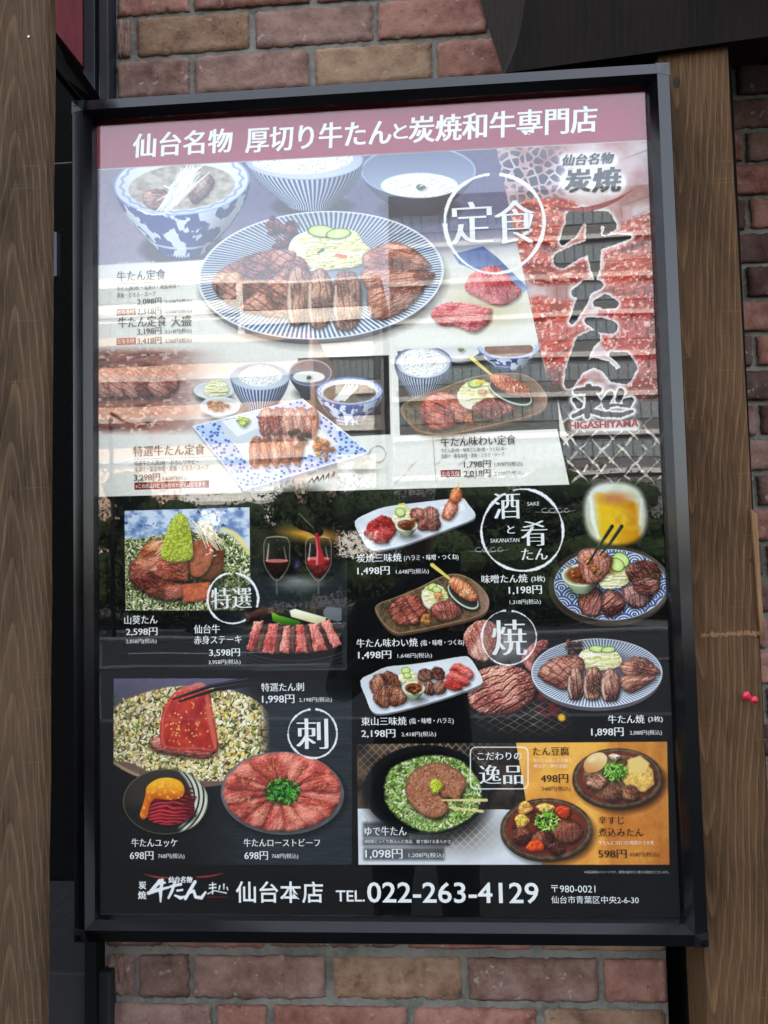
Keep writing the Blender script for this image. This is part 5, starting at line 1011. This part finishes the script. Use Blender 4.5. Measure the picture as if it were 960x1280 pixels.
# the sheet is very slightly wavy, and faintly smeared
v = m.coords((1,1,1)); nz = m.noise(v, 3.2, 2, .4); bp = m.n('ShaderNodeBump'); bp.inputs['Strength'].default_value = .25; bp.inputs['Distance'].default_value = .002
m.l(nz, bp.inputs['Height']); m.l(bp.outputs[0], gl.inputs['Normal'])
M['acrylic'] = m.m
bm = bmesh.new(); add_box(bm, X0+.0003, X1-.0003, -.0345, -.0325, ZB+.0003, ZA-.0003)
cover = link('clear_cover', bm_mesh(bm, 'clear_cover'), M['acrylic'], board)
# poster sheet
YP = -.0300                       # board-local y of the print (world y = 0)
def sheet_uv(me, l):
    uv = me.uv_layers.new(name='UVMap')
    for lp in me.loops:
        co = me.vertices[lp.vertex_index].co
        uv.data[lp.index].uv = ((co.x-X0)/PW, (co.z-ZB)/PH)
def sheet(name, pts, y, parent, label=None, origin=(0,0)):
    """flat cut of the print; pts are (x, z) on the poster"""
    V_ = [(x, y, z) for x, z in pts]
    me = pydata(name, V_, [tuple(range(len(V_)))])
    if me.polygons[0].normal.y > 0: me.flip_normals()
    sheet_uv(me, 0); me.materials.append(M['print'])
    o = bpy.data.objects.new(name, me); C.objects.link(o); o.parent = parent
    if label: o['label'] = label
    return o
m = NT('printed_paper'); m.set(.7, 0, .08)
ti = m.n('ShaderNodeTexImage'); ti.image = IMG; ti.interpolation = 'Linear'; ti.extension = 'EXTEND'
m.l(ti.outputs[0], m.b.inputs['Base Color']); M['print'] = m.m
poster = sheet('poster', [(X0,ZB),(X1,ZB),(X1,ZA),(X0,ZA)], YP, board)
# ------------------------------------------------------------------ across the street (seen mirrored in the cover)
def mir(px, py, D):
    p = at(px, py, D); return Vector((p.x, -D, p.z))
M['facade_grey'] = plain('grey_facade_tiles', (.085,.082,.08), .7, nz=4)
M['facade_light'] = plain('pale_ledge', (.36,.35,.33), .7, nz=4)
M['facade_brown'] = plain('brown_facade_tiles', (.42,.28,.21), .8, nz=4)
M['facade_white'] = plain('white_facade_tiles', (.62,.60,.55), .7, nz=3)
M['win'] = plain('window_glass', (.13,.145,.15), .12, spec=.8)
M['win_dark'] = plain('dark_window_glass', (.035,.04,.045), .1, spec=.8)
M['leaf'] = plain('leaves', (.018,.028,.011), .9, spec=.05, nz=3)
M['trunk'] = plain('bark', (.06,.045,.035), .9)
M['rail_w'] = plain('galvanised_rail', (.5,.5,.5), .5)
def facade(name, pxl, pxr, ytop, D, pitch, nfl, cols, mats, label, depth=12, winh=.42, jit=0, ybase=None, first=0.25):
    wl, wr = mir(pxl, ytop, D), mir(pxr, ytop, D); x0, x1 = min(wl.x, wr.x), max(wl.x, wr.x); zt = wl.z
    b = empty(name, ((x0+x1)/2, -D, -.1), label, 'building')
    L = b.location
    def lb_(nm, q, mat):
        return link(nm, bm_mesh((lambda m_: (add_box(m_, q[0]-L.x, q[1]-L.x, q[2]-L.y, q[3]-L.y, q[4]-L.z, q[5]-L.z), m_)[1])(bmesh.new()), nm), mat, b)
    lb_('facade', (x0, x1, -D-depth, -D, -.1, zt), mats[0])
    ph = pitch; wme = {}
    for f in range(nfl):
        zc = zt - ph*(f+first) - ph*winh
        lb_('ledge', (x0-.05, x1+.05, -D, -D+.28, zc-.42*ph, zc-.30*ph), mats[1])
        lb_('window_band', (x0+.3, x1-.3, -D+.0, -D+.02, zc-.02*ph, zc+winh*ph+.02*ph), mats[3])
        cw = (x1-x0-.6)/cols
        for c in range(cols):
            me = wme.get(c % 2)
            if me is None:
                bm = bmesh.new(); add_box(bm, -cw*.44, cw*.44, 0, .05, 0, winh*ph); me = bm_mesh(bm, 'window'); me.materials.append(mats[2]); wme[c % 2] = me
            o = bpy.data.objects.new('window', me); C.objects.link(o); o.parent = b
            o.location = (x0+.3+cw*(c+.5)-L.x, .025, zc-L.z)
    return b
facade('office_building', 484, 980, 246, 70, 3.27, 7, 40, (M['facade_grey'], M['facade_light'], M['win'], M['win_dark']), 'grey office block with pale window bands, mirrored in the right half of the cover', first=.55)
facade('office_building', 60, 392, 428, 60, 2.95, 3, 13, (M['facade_brown'], M['facade_light'], M['win_dark'], M['win_dark']), 'low brown tiled building with dark window bands, mirrored in the left half of the cover', first=.2, winh=.5)
facade('office_building', 90, 300, 352, 82, 3.6, 2, 9, (M['facade_white'], M['facade_light'], M['win'], M['win_dark']), 'pale building rising behind the brown tiled building', first=.3)
facade('office_building', 300, 476, 352, 74, 3.3, 5, 24, (M['facade_white'], M['facade_white'], M['win'], M['facade_grey']), 'white tower with slim window fins between the grey and brown buildings', first=.1, winh=.7)
wl_, wr_ = mir(235, 598, 52), mir(455, 598, 52)
facade('shop_row', 225, 350, 590, 54, 2.0, 1, 4, (M['facade_white'], M['facade_light'], M['facade_white'], M['facade_light']), 'white tiled ground floor building behind the hedge', depth=4)
# trees and hedges: loose leaves over solid clumps
def leafy(name, px, ybase_z, D, h, r, n, label, group=None, trunk=True, squash=1.):
    p = mir(px, 700, D); t = empty(name, (p.x, -D, -.12), label, 'tree' if trunk else 'hedge', group)
    V_, F_ = [], []
    rr = np.random.default_rng(int(px*7+D))
    cl = [(rr.normal(0, r*.45), rr.normal(0, r*.4), h*(.62 if trunk else .5) + rr.normal(0, h*.16 if trunk else h*.12)) for _ in range(16)]
    n *= 3; cc = np.array(cl)[rr.integers(0, 16, n)]; q = cc + rr.normal(0, 1, (n, 3))*np.array([r*.24, r*.24, h*.085*squash])
    a = rr.normal(0, 1, (n, 3)); a /= np.linalg.norm(a, axis=1)[:, None]; b_ = np.cross(a, rr.normal(0, 1, (n, 3))); b_ /= np.linalg.norm(b_, axis=1)[:, None]; s = rr.uniform(.035, .09, (n, 1))
    Q = np.stack([q-a*s, q+b_*s*.6, q+a*s, q-b_*s*.6], 1).reshape(-1, 3); V_ = Q.tolist(); F_ = np.arange(n*4).reshape(-1, 4).tolist()
    bmc = bmesh.new()
    for c3 in cl:
        ret = bmesh.ops.create_icosphere(bmc, subdivisions=2, radius=1.)
        for v_ in ret['verts']: v_.co = Vector((c3[0]+v_.co.x*r*.34*rr.uniform(.85,1.1), c3[1]+v_.co.y*r*.3, max(.02, c3[2]+v_.co.z*h*.13*squash*rr.uniform(.85,1.1))))
    cm = bm_mesh(bmc, 'crown'); nv = len(cm.vertices); V0 = [tuple(v_.co) for v_ in cm.vertices]; F0 = [tuple(p_.vertices) for p_ in cm.polygons]; bpy.data.meshes.remove(cm)
    link('crown' if trunk else 'foliage', pydata('crown', V0+[tuple(q_) for q_ in V_], F0+[tuple(i_+nv for i_ in f_) for f_ in F_]), M['leaf'], t)
    bm = bmesh.new(); tube(bm, (0,0,0), (.1,0,h*.6), .14 if trunk else .03, .07 if trunk else .02)
    if trunk:
        for k in range(5):
            a = k*1.3; tube(bm, (.05,0,h*(.35+.05*k)), (math.cos(a)*r*.7, math.sin(a)*r*.5, h*(.6+.06*k)), .06, .02, 6)
    link('trunk' if trunk else 'stems', bm_mesh(bm, 'trunk'), M['trunk'], t)
leafy('street_tree', 190, 0, 27, 4.6, 2.3, 2600, 'street tree standing at the far kerb, mirrored at the left of the cover')
leafy('street_tree', 305, 0, 25.5, 3.9, 1.7, 1600, 'low round street tree added to cover the foot of the pale building in the mirror')  # added tree, keeps the bright tower foot out of the mirrored view
leafy('street_tree', 388, 0, 25, 4.4, 1.0, 2600, 'slim dense street tree in front of the white tower')
leafy('street_tree', 560, 0, 27, 5.2, 3.4, 3600, 'broad street tree across the road, mirrored in the middle of the cover')
leafy('street_tree', 700, 0, 30, 4.6, 2.8, 3000, 'street tree across the road behind the round sign lettering')
leafy('street_tree', 820, 0, 26, 3.4, 2.2, 2200, 'low street tree across the road, mirrored at the right of the cover')
for i, (px, D) in enumerate(((150,26.5),(300,26.5),(470,26.5),(600,26.5),(720,26.5),(830,26.5))):
    leafy('hedge', px, 0, D, 2.3, 2.9, 2600, ['hedge left of the white building','hedge in front of the white building','hedge beside the lamp post','hedge under the broad street tree','hedge behind the guard rail, right of the broad tree','hedge at the far right of the opposite kerb'][i], 'hedges along the far kerb', trunk=False, squash=2.)
gr = empty('guard_rail', (0,-8.6,-.3), 'white pipe guard rail along the near kerb, mirrored in the cover', 'guard rail')
bm = bmesh.new(); tube(bm, (-24,0,1.05), (24,0,1.05), .035); link('pipe', bm_mesh(bm, 'pipe'), M['rail_w'], gr)
bm = bmesh.new(); tube(bm, (-24,0,.72), (24,0,.72), .025); link('pipe', bm_mesh(bm, 'pipe'), M['rail_w'], gr)
bm = bmesh.new(); tube(bm, (0,0,0), (0,0,1.05), .035); pm = bm_mesh(bm, 'rail_post'); pm.materials.append(M['rail_w'])
for k in range(13):
    o = bpy.data.objects.new('rail_post', pm); C.objects.link(o); o.parent = gr; o.location = (-24+4*k, 0, 0)
# lamp post with a red lantern
p = mir(196, 700, 22); lp = empty('street_lamp', (p.x, -22, -.28), 'street lamp with a red lantern on a curved arm, mirrored at the left edge', 'street lamp')
zz = mir(196, 548, 22).z+.28
bm = bmesh.new(); xo = mir(140, 700, 22).x-p.x
tube(bm, (xo,0,0), (xo,0,zz+.6), .07, .05); pts = [(xo, zz+.75), (xo*.6, zz+.45), (xo*.25, zz+.3), (0, zz+.1)]
for a, b in zip(pts, pts[1:]): tube(bm, (a[0],0,a[1]), (b[0],0,b[1]), .045)
link('lamp_pole', bm_mesh(bm, 'lamp_pole'), M['black'], lp)
bm = bmesh.new(); tube(bm, (0,0,zz-.25), (0,0,zz+.05), .10, .2, 8); tube(bm, (0,0,zz+.05), (0,0,zz+.2), .22, .03, 8); link('lantern', bm_mesh(bm, 'lantern'), M['red_panel'], lp)
# the person who took the picture: only the cover mirrors them
def skinfig(name, joints, edges, mat, parent, sub=2):
    me = bpy.data.meshes.new(name); me.from_pydata([j[:3] for j in joints], edges, []); me.update()
    o = bpy.data.objects.new(name, me); C.objects.link(o); o.parent = parent
    md = o.modifiers.new('skin', 'SKIN'); me.skin_vertices or bpy.context.view_layer.update()
    sv = me.skin_vertices[0].data if me.skin_vertices else None
    if sv is None:
        bpy.context.view_layer.objects.active = o
    for i, j in enumerate(joints): me.skin_vertices[0].data[i].radius = (j[3], j[4] if len(j) > 4 else j[3])
    me.skin_vertices[0].data[0].use_root = True
    md.use_smooth_shade = True; s = o.modifiers.new('sub', 'SUBSURF'); s.levels = sub; s.render_levels = sub
    me.materials.append(mat); return o
PX, PY = CAMP[0]-.10, CAMP[1]-.30
pe = empty('person', (PX, PY, 0), 'person in dark clothes holding up a phone, mirrored darkly in the cover', 'person')
M['cloth'] = plain('charcoal_jacket', (.012,.012,.014), .9, spec=.1)
M['skin'] = plain('skin', (.35,.21,.15), .5); M['hair'] = plain('black_hair', (.01,.009,.008), .6)
dz = CAMP[2]-.02
J = [(0,0,.95,.15,.11),(0,.0,1.18,.145,.10),(0,0,1.38,.17,.11),(0,0,1.47,.10,.08),(0,.01,1.54,.055,.055),
     (.17,0,1.40,.07,.07),(.27,.06,1.14,.055,.055),(.13,.27,1.36,.038,.038),
     (-.17,0,1.40,.07,.07),(-.27,.06,1.14,.055,.055),(-.06,.27,1.36,.038,.038),
     (.09,0,.86,.10,.10),(.11,.01,.48,.068,.068),(.12,-.02,.09,.045,.045),(.13,.12,.05,.045,.035),
     (-.09,0,.86,.10,.10),(-.11,.01,.48,.068,.068),(-.12,-.02,.09,.045,.045),(-.13,.12,.05,.045,.035)]
E_ = [(0,1),(1,2),(2,3),(3,4),(2,5),(5,6),(6,7),(2,8),(8,9),(9,10),(0,11),(11,12),(12,13),(13,14),(0,15),(15,16),(16,17),(17,18)]
body = skinfig('body', J, E_, M['cloth'], pe)
hd = skinfig('head', [(0,.02,1.56,.045,.05),(0,.03,1.63,.072,.085),(0,.025,1.70,.078,.092),(0,.01,1.76,.06,.07),(0,.115,1.655,.012,.015)], [(0,1),(1,2),(2,3),(1,4)], M['skin'], pe)
hr = skinfig('hair', [(0,-.03,1.64,.075,.07),(0,-.02,1.72,.088,.092),(0,.01,1.79,.07,.08)], [(0,1),(1,2)], M['hair'], pe)
for sx, wx in ((1,.13),(-1,-.06)):
    js = [(wx,.275,1.37,.026,.018),(wx-.02*sx,.30,1.43,.034,.018)]; es = [(0,1)]
    for k in range(4):
        b = len(js); js += [(wx-.01*sx-.03*sx,.305,1.415+.02*k,.010),(wx-.05*sx,.325,1.42+.02*k,.0085),(wx-.045*sx,.345,1.42+.02*k,.0075)]; es += [(1,b),(b,b+1),(b+1,b+2)]
    b = len(js); js += [(wx-.02*sx,.31,1.39,.011),(wx-.045*sx,.325,1.385,.009)]; es += [(0,b),(b,b+1)]
    skinfig('hand', js, es, M['skin'], pe, 1)
ph = box('phone', (-.038,.038,-.004,.004,-.078,.078), M['black'], None, .003); ph.location = (CAMP[0], CAMP[1]-.035, CAMP[2]-.05)
tag(ph, 'black smartphone held upright in both hands, mirrored in the cover', 'phone')
# ------------------------------------------------------------------ printed lettering (sub-parts of the poster)
INK = {}
def ink(c):
    if c not in INK: m = NT('ink_%d' % len(INK)); m.set(.7, 0, .08); m.col(tuple(((k/255+.055)/1.055)**2.4 if k > 10 else k/3294 for k in c)); INK[c] = m.m
    return INK[c]
WH, DKC, BR, RD = (240,240,238), (52,50,48), (70,40,16), (150,34,40)
tcount = [0]
def lettering(txt, x0, x1, yc, h, col=WH, style='mincho', nm='lettering', shear=0, lab=None, rot=0):
    """lettering fitted to the width x0..x1 and height h measured in the photograph at row yc"""
    cu = bpy.data.curves.new('lettering', 'FONT'); cu.body = txt; cu.resolution_u = 3; cu.size = 1
    cu.offset = {'mark': -.016, 'mincho': -.004, 'heavy': .012, 'brush': .010, 'sans': .0, 'kai': .006}[style]; cu.shear = shear
    cu.space_character = 1
    tmp = bpy.data.objects.new('tmp', cu); C.objects.link(tmp); dg = bpy.context.evaluated_depsgraph_get()
    me = bpy.data.meshes.new_from_object(tmp.evaluated_get(dg)); bpy.data.objects.remove(tmp); bpy.data.curves.remove(cu)
    co = np.empty(len(me.vertices)*3); me.vertices.foreach_get('co', co); co = co.reshape(-1, 3)
    F = [tuple(p.vertices) for p in me.polygons]; bpy.data.meshes.remove(me)
    sme = {'mark': (-.034, -.012, .012, .034), 'mincho': (-.020, 0, .020), 'kai': (-.022, -.007, .008, .022), 'brush': (-.03, 0, .03), 'heavy': (0,), 'sans': (0,)}[style]
    if style == 'mincho' and h < 8: sme = (-.006, .006)
    (ax, az), (bx, bz) = on_poster(x0, yc), on_poster(x1, yc); hh = on_poster(x0, yc-h/2)[1]-on_poster(x0, yc+h/2)[1]
    mn, mx_ = co.min(0), co.max(0); sw = (bx-ax)/max(1e-6, (mx_[0]-mn[0])); sh = hh/max(1e-6, mx_[1]-mn[1]); V_, FF = [], []
    for k, dx in enumerate(sme):
        b0 = len(V_)
        for p in co:
            V_.append(((p[0]-mn[0]+dx)*sw, -.00002*k, (p[1]-mn[1])*sh-hh/2))
        FF += [tuple(i+b0 for i in f) for f in F]
    me = pydata('lettering', V_, FF); me.materials.append(ink(col))
    o = bpy.data.objects.new(nm, me); C.objects.link(o); o.parent = poster
    o.location = (ax, YP-.0014-.00002*(tcount[0] % 3), az); tcount[0] += 1
    return o
L = lettering
L('仙台名物', 167, 291, 183, 30, style='kai', nm='headline', shear=.06); L('厚切り牛たん', 307, 489, 176, 32, style='kai', nm='headline', shear=.06); L('と', 492, 509, 165, 19, style='kai', nm='headline'); L('炭焼和牛専門店', 511, 747, 163, 33, style='kai', nm='headline', shear=.06)
L('定', 565, 615, 280, 52, style='mark', nm='round_mark_lettering'); L('食', 620, 669, 279, 54, style='mark', nm='round_mark_lettering')
PN = 'dish_name'; PR = 'price'; SM = 'small_print'
L('牛たん定食', 146.5, 207, 346, 13.5, DKC, nm=PN); L('牛たん焼3枚・浅漬け・南蛮味噌・', 146.5, 224, 361, 6.5, DKC, nm=SM); L('麦飯・とろろ・スープ', 146.5, 195, 369.5, 6, DKC, nm=SM)
for y, a, b in ((378,'2,098円','2,308円(税込)'),(390,'2,318円','2,550円(税込)'),(415,'3,198円','3,518円(税込)'),(427,'3,418円','3,760円(税込)')):
    L(a, 172, 202, y, 9, DKC, nm=PR); L(b, 207, 240, y, 6.5, DKC, nm=PR)
for y in (390.7, 427.2): L('とろろ付', 148, 168, y, 5.5, WH, nm=SM)
L('牛たん定食', 148, 208, 403.5, 13.5, DKC, nm=PN); L('大盛', 214, 239.5, 402, 13, DKC, nm=PN)
L('特選牛たん定食', 167, 256, 564.5, 13, DKC, nm=PN); L('特選牛たん焼2枚・おろしワサビ・', 168, 248, 579.5, 6.5, DKC, nm=SM); L('浅漬け・南蛮味噌・麦飯・とろろ・スープ', 168, 261, 587, 6.5, DKC, nm=SM)
L('3,298円', 168, 200, 597.5, 9.5, DKC, nm=PR); L('3,628円(税込)', 203, 237, 598.5, 6.5, DKC, nm=PR); L('※この商品はとろろ付のセットになります。', 170, 259, 608, 5.5, WH, nm=SM)
L('牛たん味わい定食', 551, 644.5, 552.5, 12.5, DKC, nm=PN); L('牛たん焼1枚・味噌たん焼1枚・つくね1本・', 551, 633, 563.5, 5.5, DKC, nm=SM); L('浅漬け・南蛮味噌・麦飯・とろろ・スープ', 551, 630, 570.5, 5.5, DKC, nm=SM)
L('1,798円', 580, 613, 581, 9.5, DKC, nm=PR); L('1,978円(税込)', 618, 653, 581, 6.5, DKC, nm=PR); L('とろろ付', 553, 574, 592.5, 6, WH, nm=SM); L('2,018円', 580, 613, 592.5, 9.5, DKC, nm=PR); L('2,220円(税込)', 618, 654, 592.5, 6.5, DKC, nm=PR)
def item(name, nx0, nx1, ny, nh, par, px0, px1, p, ax0, ax1, ay, ah, q, bx0, bx1, by, c=WH):
    L(name, nx0, nx1, ny, nh, c, nm=PN)
    if par: L(par, px0, px1, ny, nh*.8, c, nm=PN)
    L(p, ax0, ax1, ay, ah, c, nm=PR); L(q, bx0, bx1, by, 7, c, nm=PR)
item('山葵たん', 156, 197, 775, 11, None, 0, 0, '2,598円', 158, 197, 790, 10, '2,858円(税込)', 158, 196, 802)
L('仙台牛', 243, 275, 786.5, 11, nm=PN); item('赤身ステーキ', 243, 302, 800, 10.5, None, 0, 0, '3,598円', 262, 300, 816, 10, '3,958円(税込)', 261, 301, 828)
L('特選', 265, 314, 748, 26, style='mark', nm='round_mark_lettering')
item('炭焼三味焼', 446, 502, 698, 10.5, '(ハラミ・味噌・つくね)', 505, 573, '1,498円', 447, 487, 714, 10.5, '1,648円(税込)', 495, 536, 715)
for t_, a, b, y, h in (('酒',618,649,633,32),('と',634,643,662,10),('肴',652,683,667,31),('たん',652,684,693,14),('SAKE',659,674,630,4.5),('SAKANATAN',613,649,676,5)): L(t_, a, b, y, h, style='mark' if h > 13 else 'mincho', nm='round_mark_lettering')
item('味噌たん焼', 602, 659, 724, 10.5, '(3枚)', 664, 681, '1,198円', 636, 677, 738, 11, '1,318円(税込)', 637, 676, 753)
item('牛たん味わい焼', 446, 522, 804, 10.5, '(塩・味噌・つくね)', 526, 580, '1,498円', 448, 489, 819, 10.5, '1,648円(税込)', 497, 540, 820)
L('焼', 616, 657, 797, 44, style='mark', nm='round_mark_lettering')
item('東山三味焼', 452, 508, 901.5, 10.5, '(塩・味噌・ハラミ)', 512, 567, '2,198円', 452, 494, 917, 10.5, '2,418円(税込)', 502, 545, 918)
item('牛たん焼', 760, 805, 899, 10.5, '(3枚)', 810, 828, '1,898円', 739, 779, 915, 11, '2,088円(税込)', 787, 827, 916)
item('特選たん刺', 327, 380, 859, 10.5, None, 0, 0, '1,998円', 328, 368, 874, 11, '2,198円(税込)', 374, 415, 875)
L('刺', 372, 409, 917, 38, style='mark', nm='round_mark_lettering')
item('牛たんユッケ', 165, 222, 1053, 10.5, None, 0, 0, '698円', 163, 192, 1069, 10.5, '768円(税込)', 198, 231, 1070)
item('牛たんローストビーフ', 305, 400, 1053, 10, None, 0, 0, '698円', 306, 335, 1069, 10.5, '768円(税込)', 340, 373, 1070)
item('ゆで牛たん', 456, 508, 1038.5, 11.5, None, 0, 0, '1,098円', 457, 503, 1067, 12.5, '1,208円(税込)', 511, 555, 1069); L('8時間じっくり煮込んだ逸品　箸で解ける柔らかさ', 456, 563, 1051.5, 4.5, nm=SM)
L('こだわりの', 597, 652, 945, 9.5, nm='round_mark_lettering'); L('逸品', 600, 653, 968, 24, style='mark', nm='round_mark_lettering')
item('たん豆腐', 666, 711, 939, 11, None, 0, 0, '498円', 676, 710, 973, 11, '548円(税込)', 677, 713, 986, c=BR); L('味のしみ込んだ豆腐と', 667, 714, 950.5, 4.5, (250,240,220), nm=SM); L('煮玉子　熱々注意!', 667, 709, 957.5, 4.5, (250,240,220), nm=SM)
L('辛すじ', 748, 780, 1025, 10.5, BR, nm=PN); item('煮込みたん', 748, 804, 1040, 11, None, 0, 0, '598円', 748, 783, 1067, 11, '658円(税込)', 787, 824, 1068, c=BR); L('牛たんとコロコロ根菜のうま煮', 748, 817, 1053, 5, (250,240,220), nm=SM)
L('※商品画像はイメージです。実際の盛付けと異なる場合がございます。', 730, 836, 1089.5, 3.6, (190,190,188), nm=SM); L('※写真はイメージです。', 148, 196, 330, 3.4, nm=SM)
L('仙台本店', 295, 404, 1114.5, 27, style='heavy', nm='shop_name'); L('TEL.', 420, 456, 1119.5, 14, style='heavy', nm='phone_number'); L('022-263-4129', 459, 673, 1115, 26, style='heavy', nm='phone_number')
L('〒980-0021', 689, 744, 1110.5, 9, style='sans', nm='address'); L('仙台市青葉区中央2-6-30', 689, 798, 1124, 9.5, style='sans', nm='address')
L('仙台名物', 211, 241, 1099, 8, style='brush', nm='logo_lettering', shear=.2); L('炭', 174, 183, 1106, 10, style='brush', nm='logo_lettering'); L('焼', 173, 183, 1118.5, 10, style='brush', nm='logo_lettering')
L('仙台名物', 703, 768, 201, 14, (34,33,34), style='brush', nm='logo_lettering', shear=.25); L('炭', 706, 738, 227, 29, (34,33,34), style='brush', nm='logo_lettering', shear=.1); L('焼', 740, 776, 226, 31, (34,33,34), style='brush', nm='logo_lettering', shear=.1); L('HIGASHIYAMA', 712, 798, 532, 9, (170,44,44), style='brush', nm='logo_lettering')
# ------------------------------------------------------------------ cut-outs of the print: every dish photo is a part of the poster
nz_ = [0]
def cut(name, P, label):
    nz_[0] += 1; pts = [on_poster(*p) for p in P]; pts = [(min(max(x, X0+.0002), X1-.0002), z) for x, z in pts]
    sheet(name, pts, -.00004*nz_[0]+YP, poster, label).parent = poster
def ec(cx, cy, rx, ry, n=36): return [(cx+rx*math.cos(2*math.pi*i/n), cy+ry*math.sin(2*math.pi*i/n)) for i in range(n)]
cut('dish_photo', ec(227,250,88,78), 'print of a blue and white bowl of clear soup with white leek threads')
cut('dish_photo', [(305,203),(452,194),(446,225),(428,258),(350,264),(325,245)], 'print of a striped bowl of white rice at the top')
cut('dish_photo', [(451,196),(597,190),(594,225),(560,262),(490,262),(460,240)], 'print of a grey bowl of grated yam')
cut('dish_photo', ec(401,346,156,84), 'print of the large striped plate of grilled tongue slices')
cut('dish_photo', [(535,392),(556,372),(582,372),(566,318),(606,306),(662,362),(640,384),(612,404),(594,418),(550,410)], 'print of raw pink tongue pieces and a knife')
cut('dish_photo', [(241,533),(250,480),(300,455),(360,452),(372,447),(486,443),(488,543),(463,566),(305,616)], 'print of the set meal on a blue square plate')
cut('dish_photo', [(497,439),(674,431),(697,536),(600,540),(500,544)], 'print of a brown plate with tongue, spoon and rice bowl')
cut('dish_photo', [(155.5,638.5),(312,634),(313,763),(157,763)], 'print of meat blocks topped with green wasabi')
cut('dish_photo', [(316,625),(430,612),(432,742),(316,745)], 'print of two glasses and red wine being poured')
cut('dish_photo', [(307,759),(427,759),(428,831),(308,832)], 'print of pink sliced steak on a black plate')
cut('dish_photo', [(142,848),(338,848),(338,975),(262,985),(142,965)], 'print of raw red tongue lifted over chopped leek')
cut('dish_photo', ec(207,1003,54,42), 'print of raw minced tongue with an egg yolk')
cut('dish_photo', ec(353,991,77,52), 'print of roast beef slices fanned round chopped chives')
cut('dish_photo', [(444,652),(482,634),(560,622),(562,610),(578,606),(580,622),(595,644),(583,654),(505,684),(472,690),(458,684)], 'print of a long white plate with a skewer at its end')
cut('dish_photo', [(467,762),(474,752),(536,726),(536,704),(545,706),(566,716),(588,720),(612,748),(610,764),(556,785),(494,795),(478,782)], 'print of a brown oval plate with tongue and a spoon')
cut('dish_photo', [(583,800),(600,774),(640,762),(676,790),(664,835),(666,868),(690,895),(716,915),(640,924),(590,905),(580,870)], 'print of a scored tongue slice on a grill net')
cut('dish_photo', [(450,851),(484,834),(548,826),(577,820),(587,822),(603,848),(600,858),(532,882),(484,893),(464,891)], 'print of a long white plate with raw red slices')
cut('drink_photo', [(728,612),(808,608),(812,680),(730,684)], 'print of a blurred glass of yellow drink')
cut('dish_photo', [p for p in ec(762,733,77,51)], 'print of a wave patterned plate with dark meat and chopsticks')
cut('dish_photo', ec(746,843,83,46), 'print of a striped plate of grilled tongue at the lower right')
cut('dish_photo', ec(533,987,80,58), 'print of a black iron pan of green onion and a round meat slice')
cut('dish_photo', ec(683,1037,58,40), 'print of a brown stew bowl with carrots')
cut('dish_photo', ec(772,973,57,39), 'print of a brown bowl of tofu, egg and meat')
cut('header_band', [(122,158),(806,115),(808,175),(123,211)], None)
cut('footer_band', [(126,1090),(849,1090),(850,1146),(126,1142)], None)
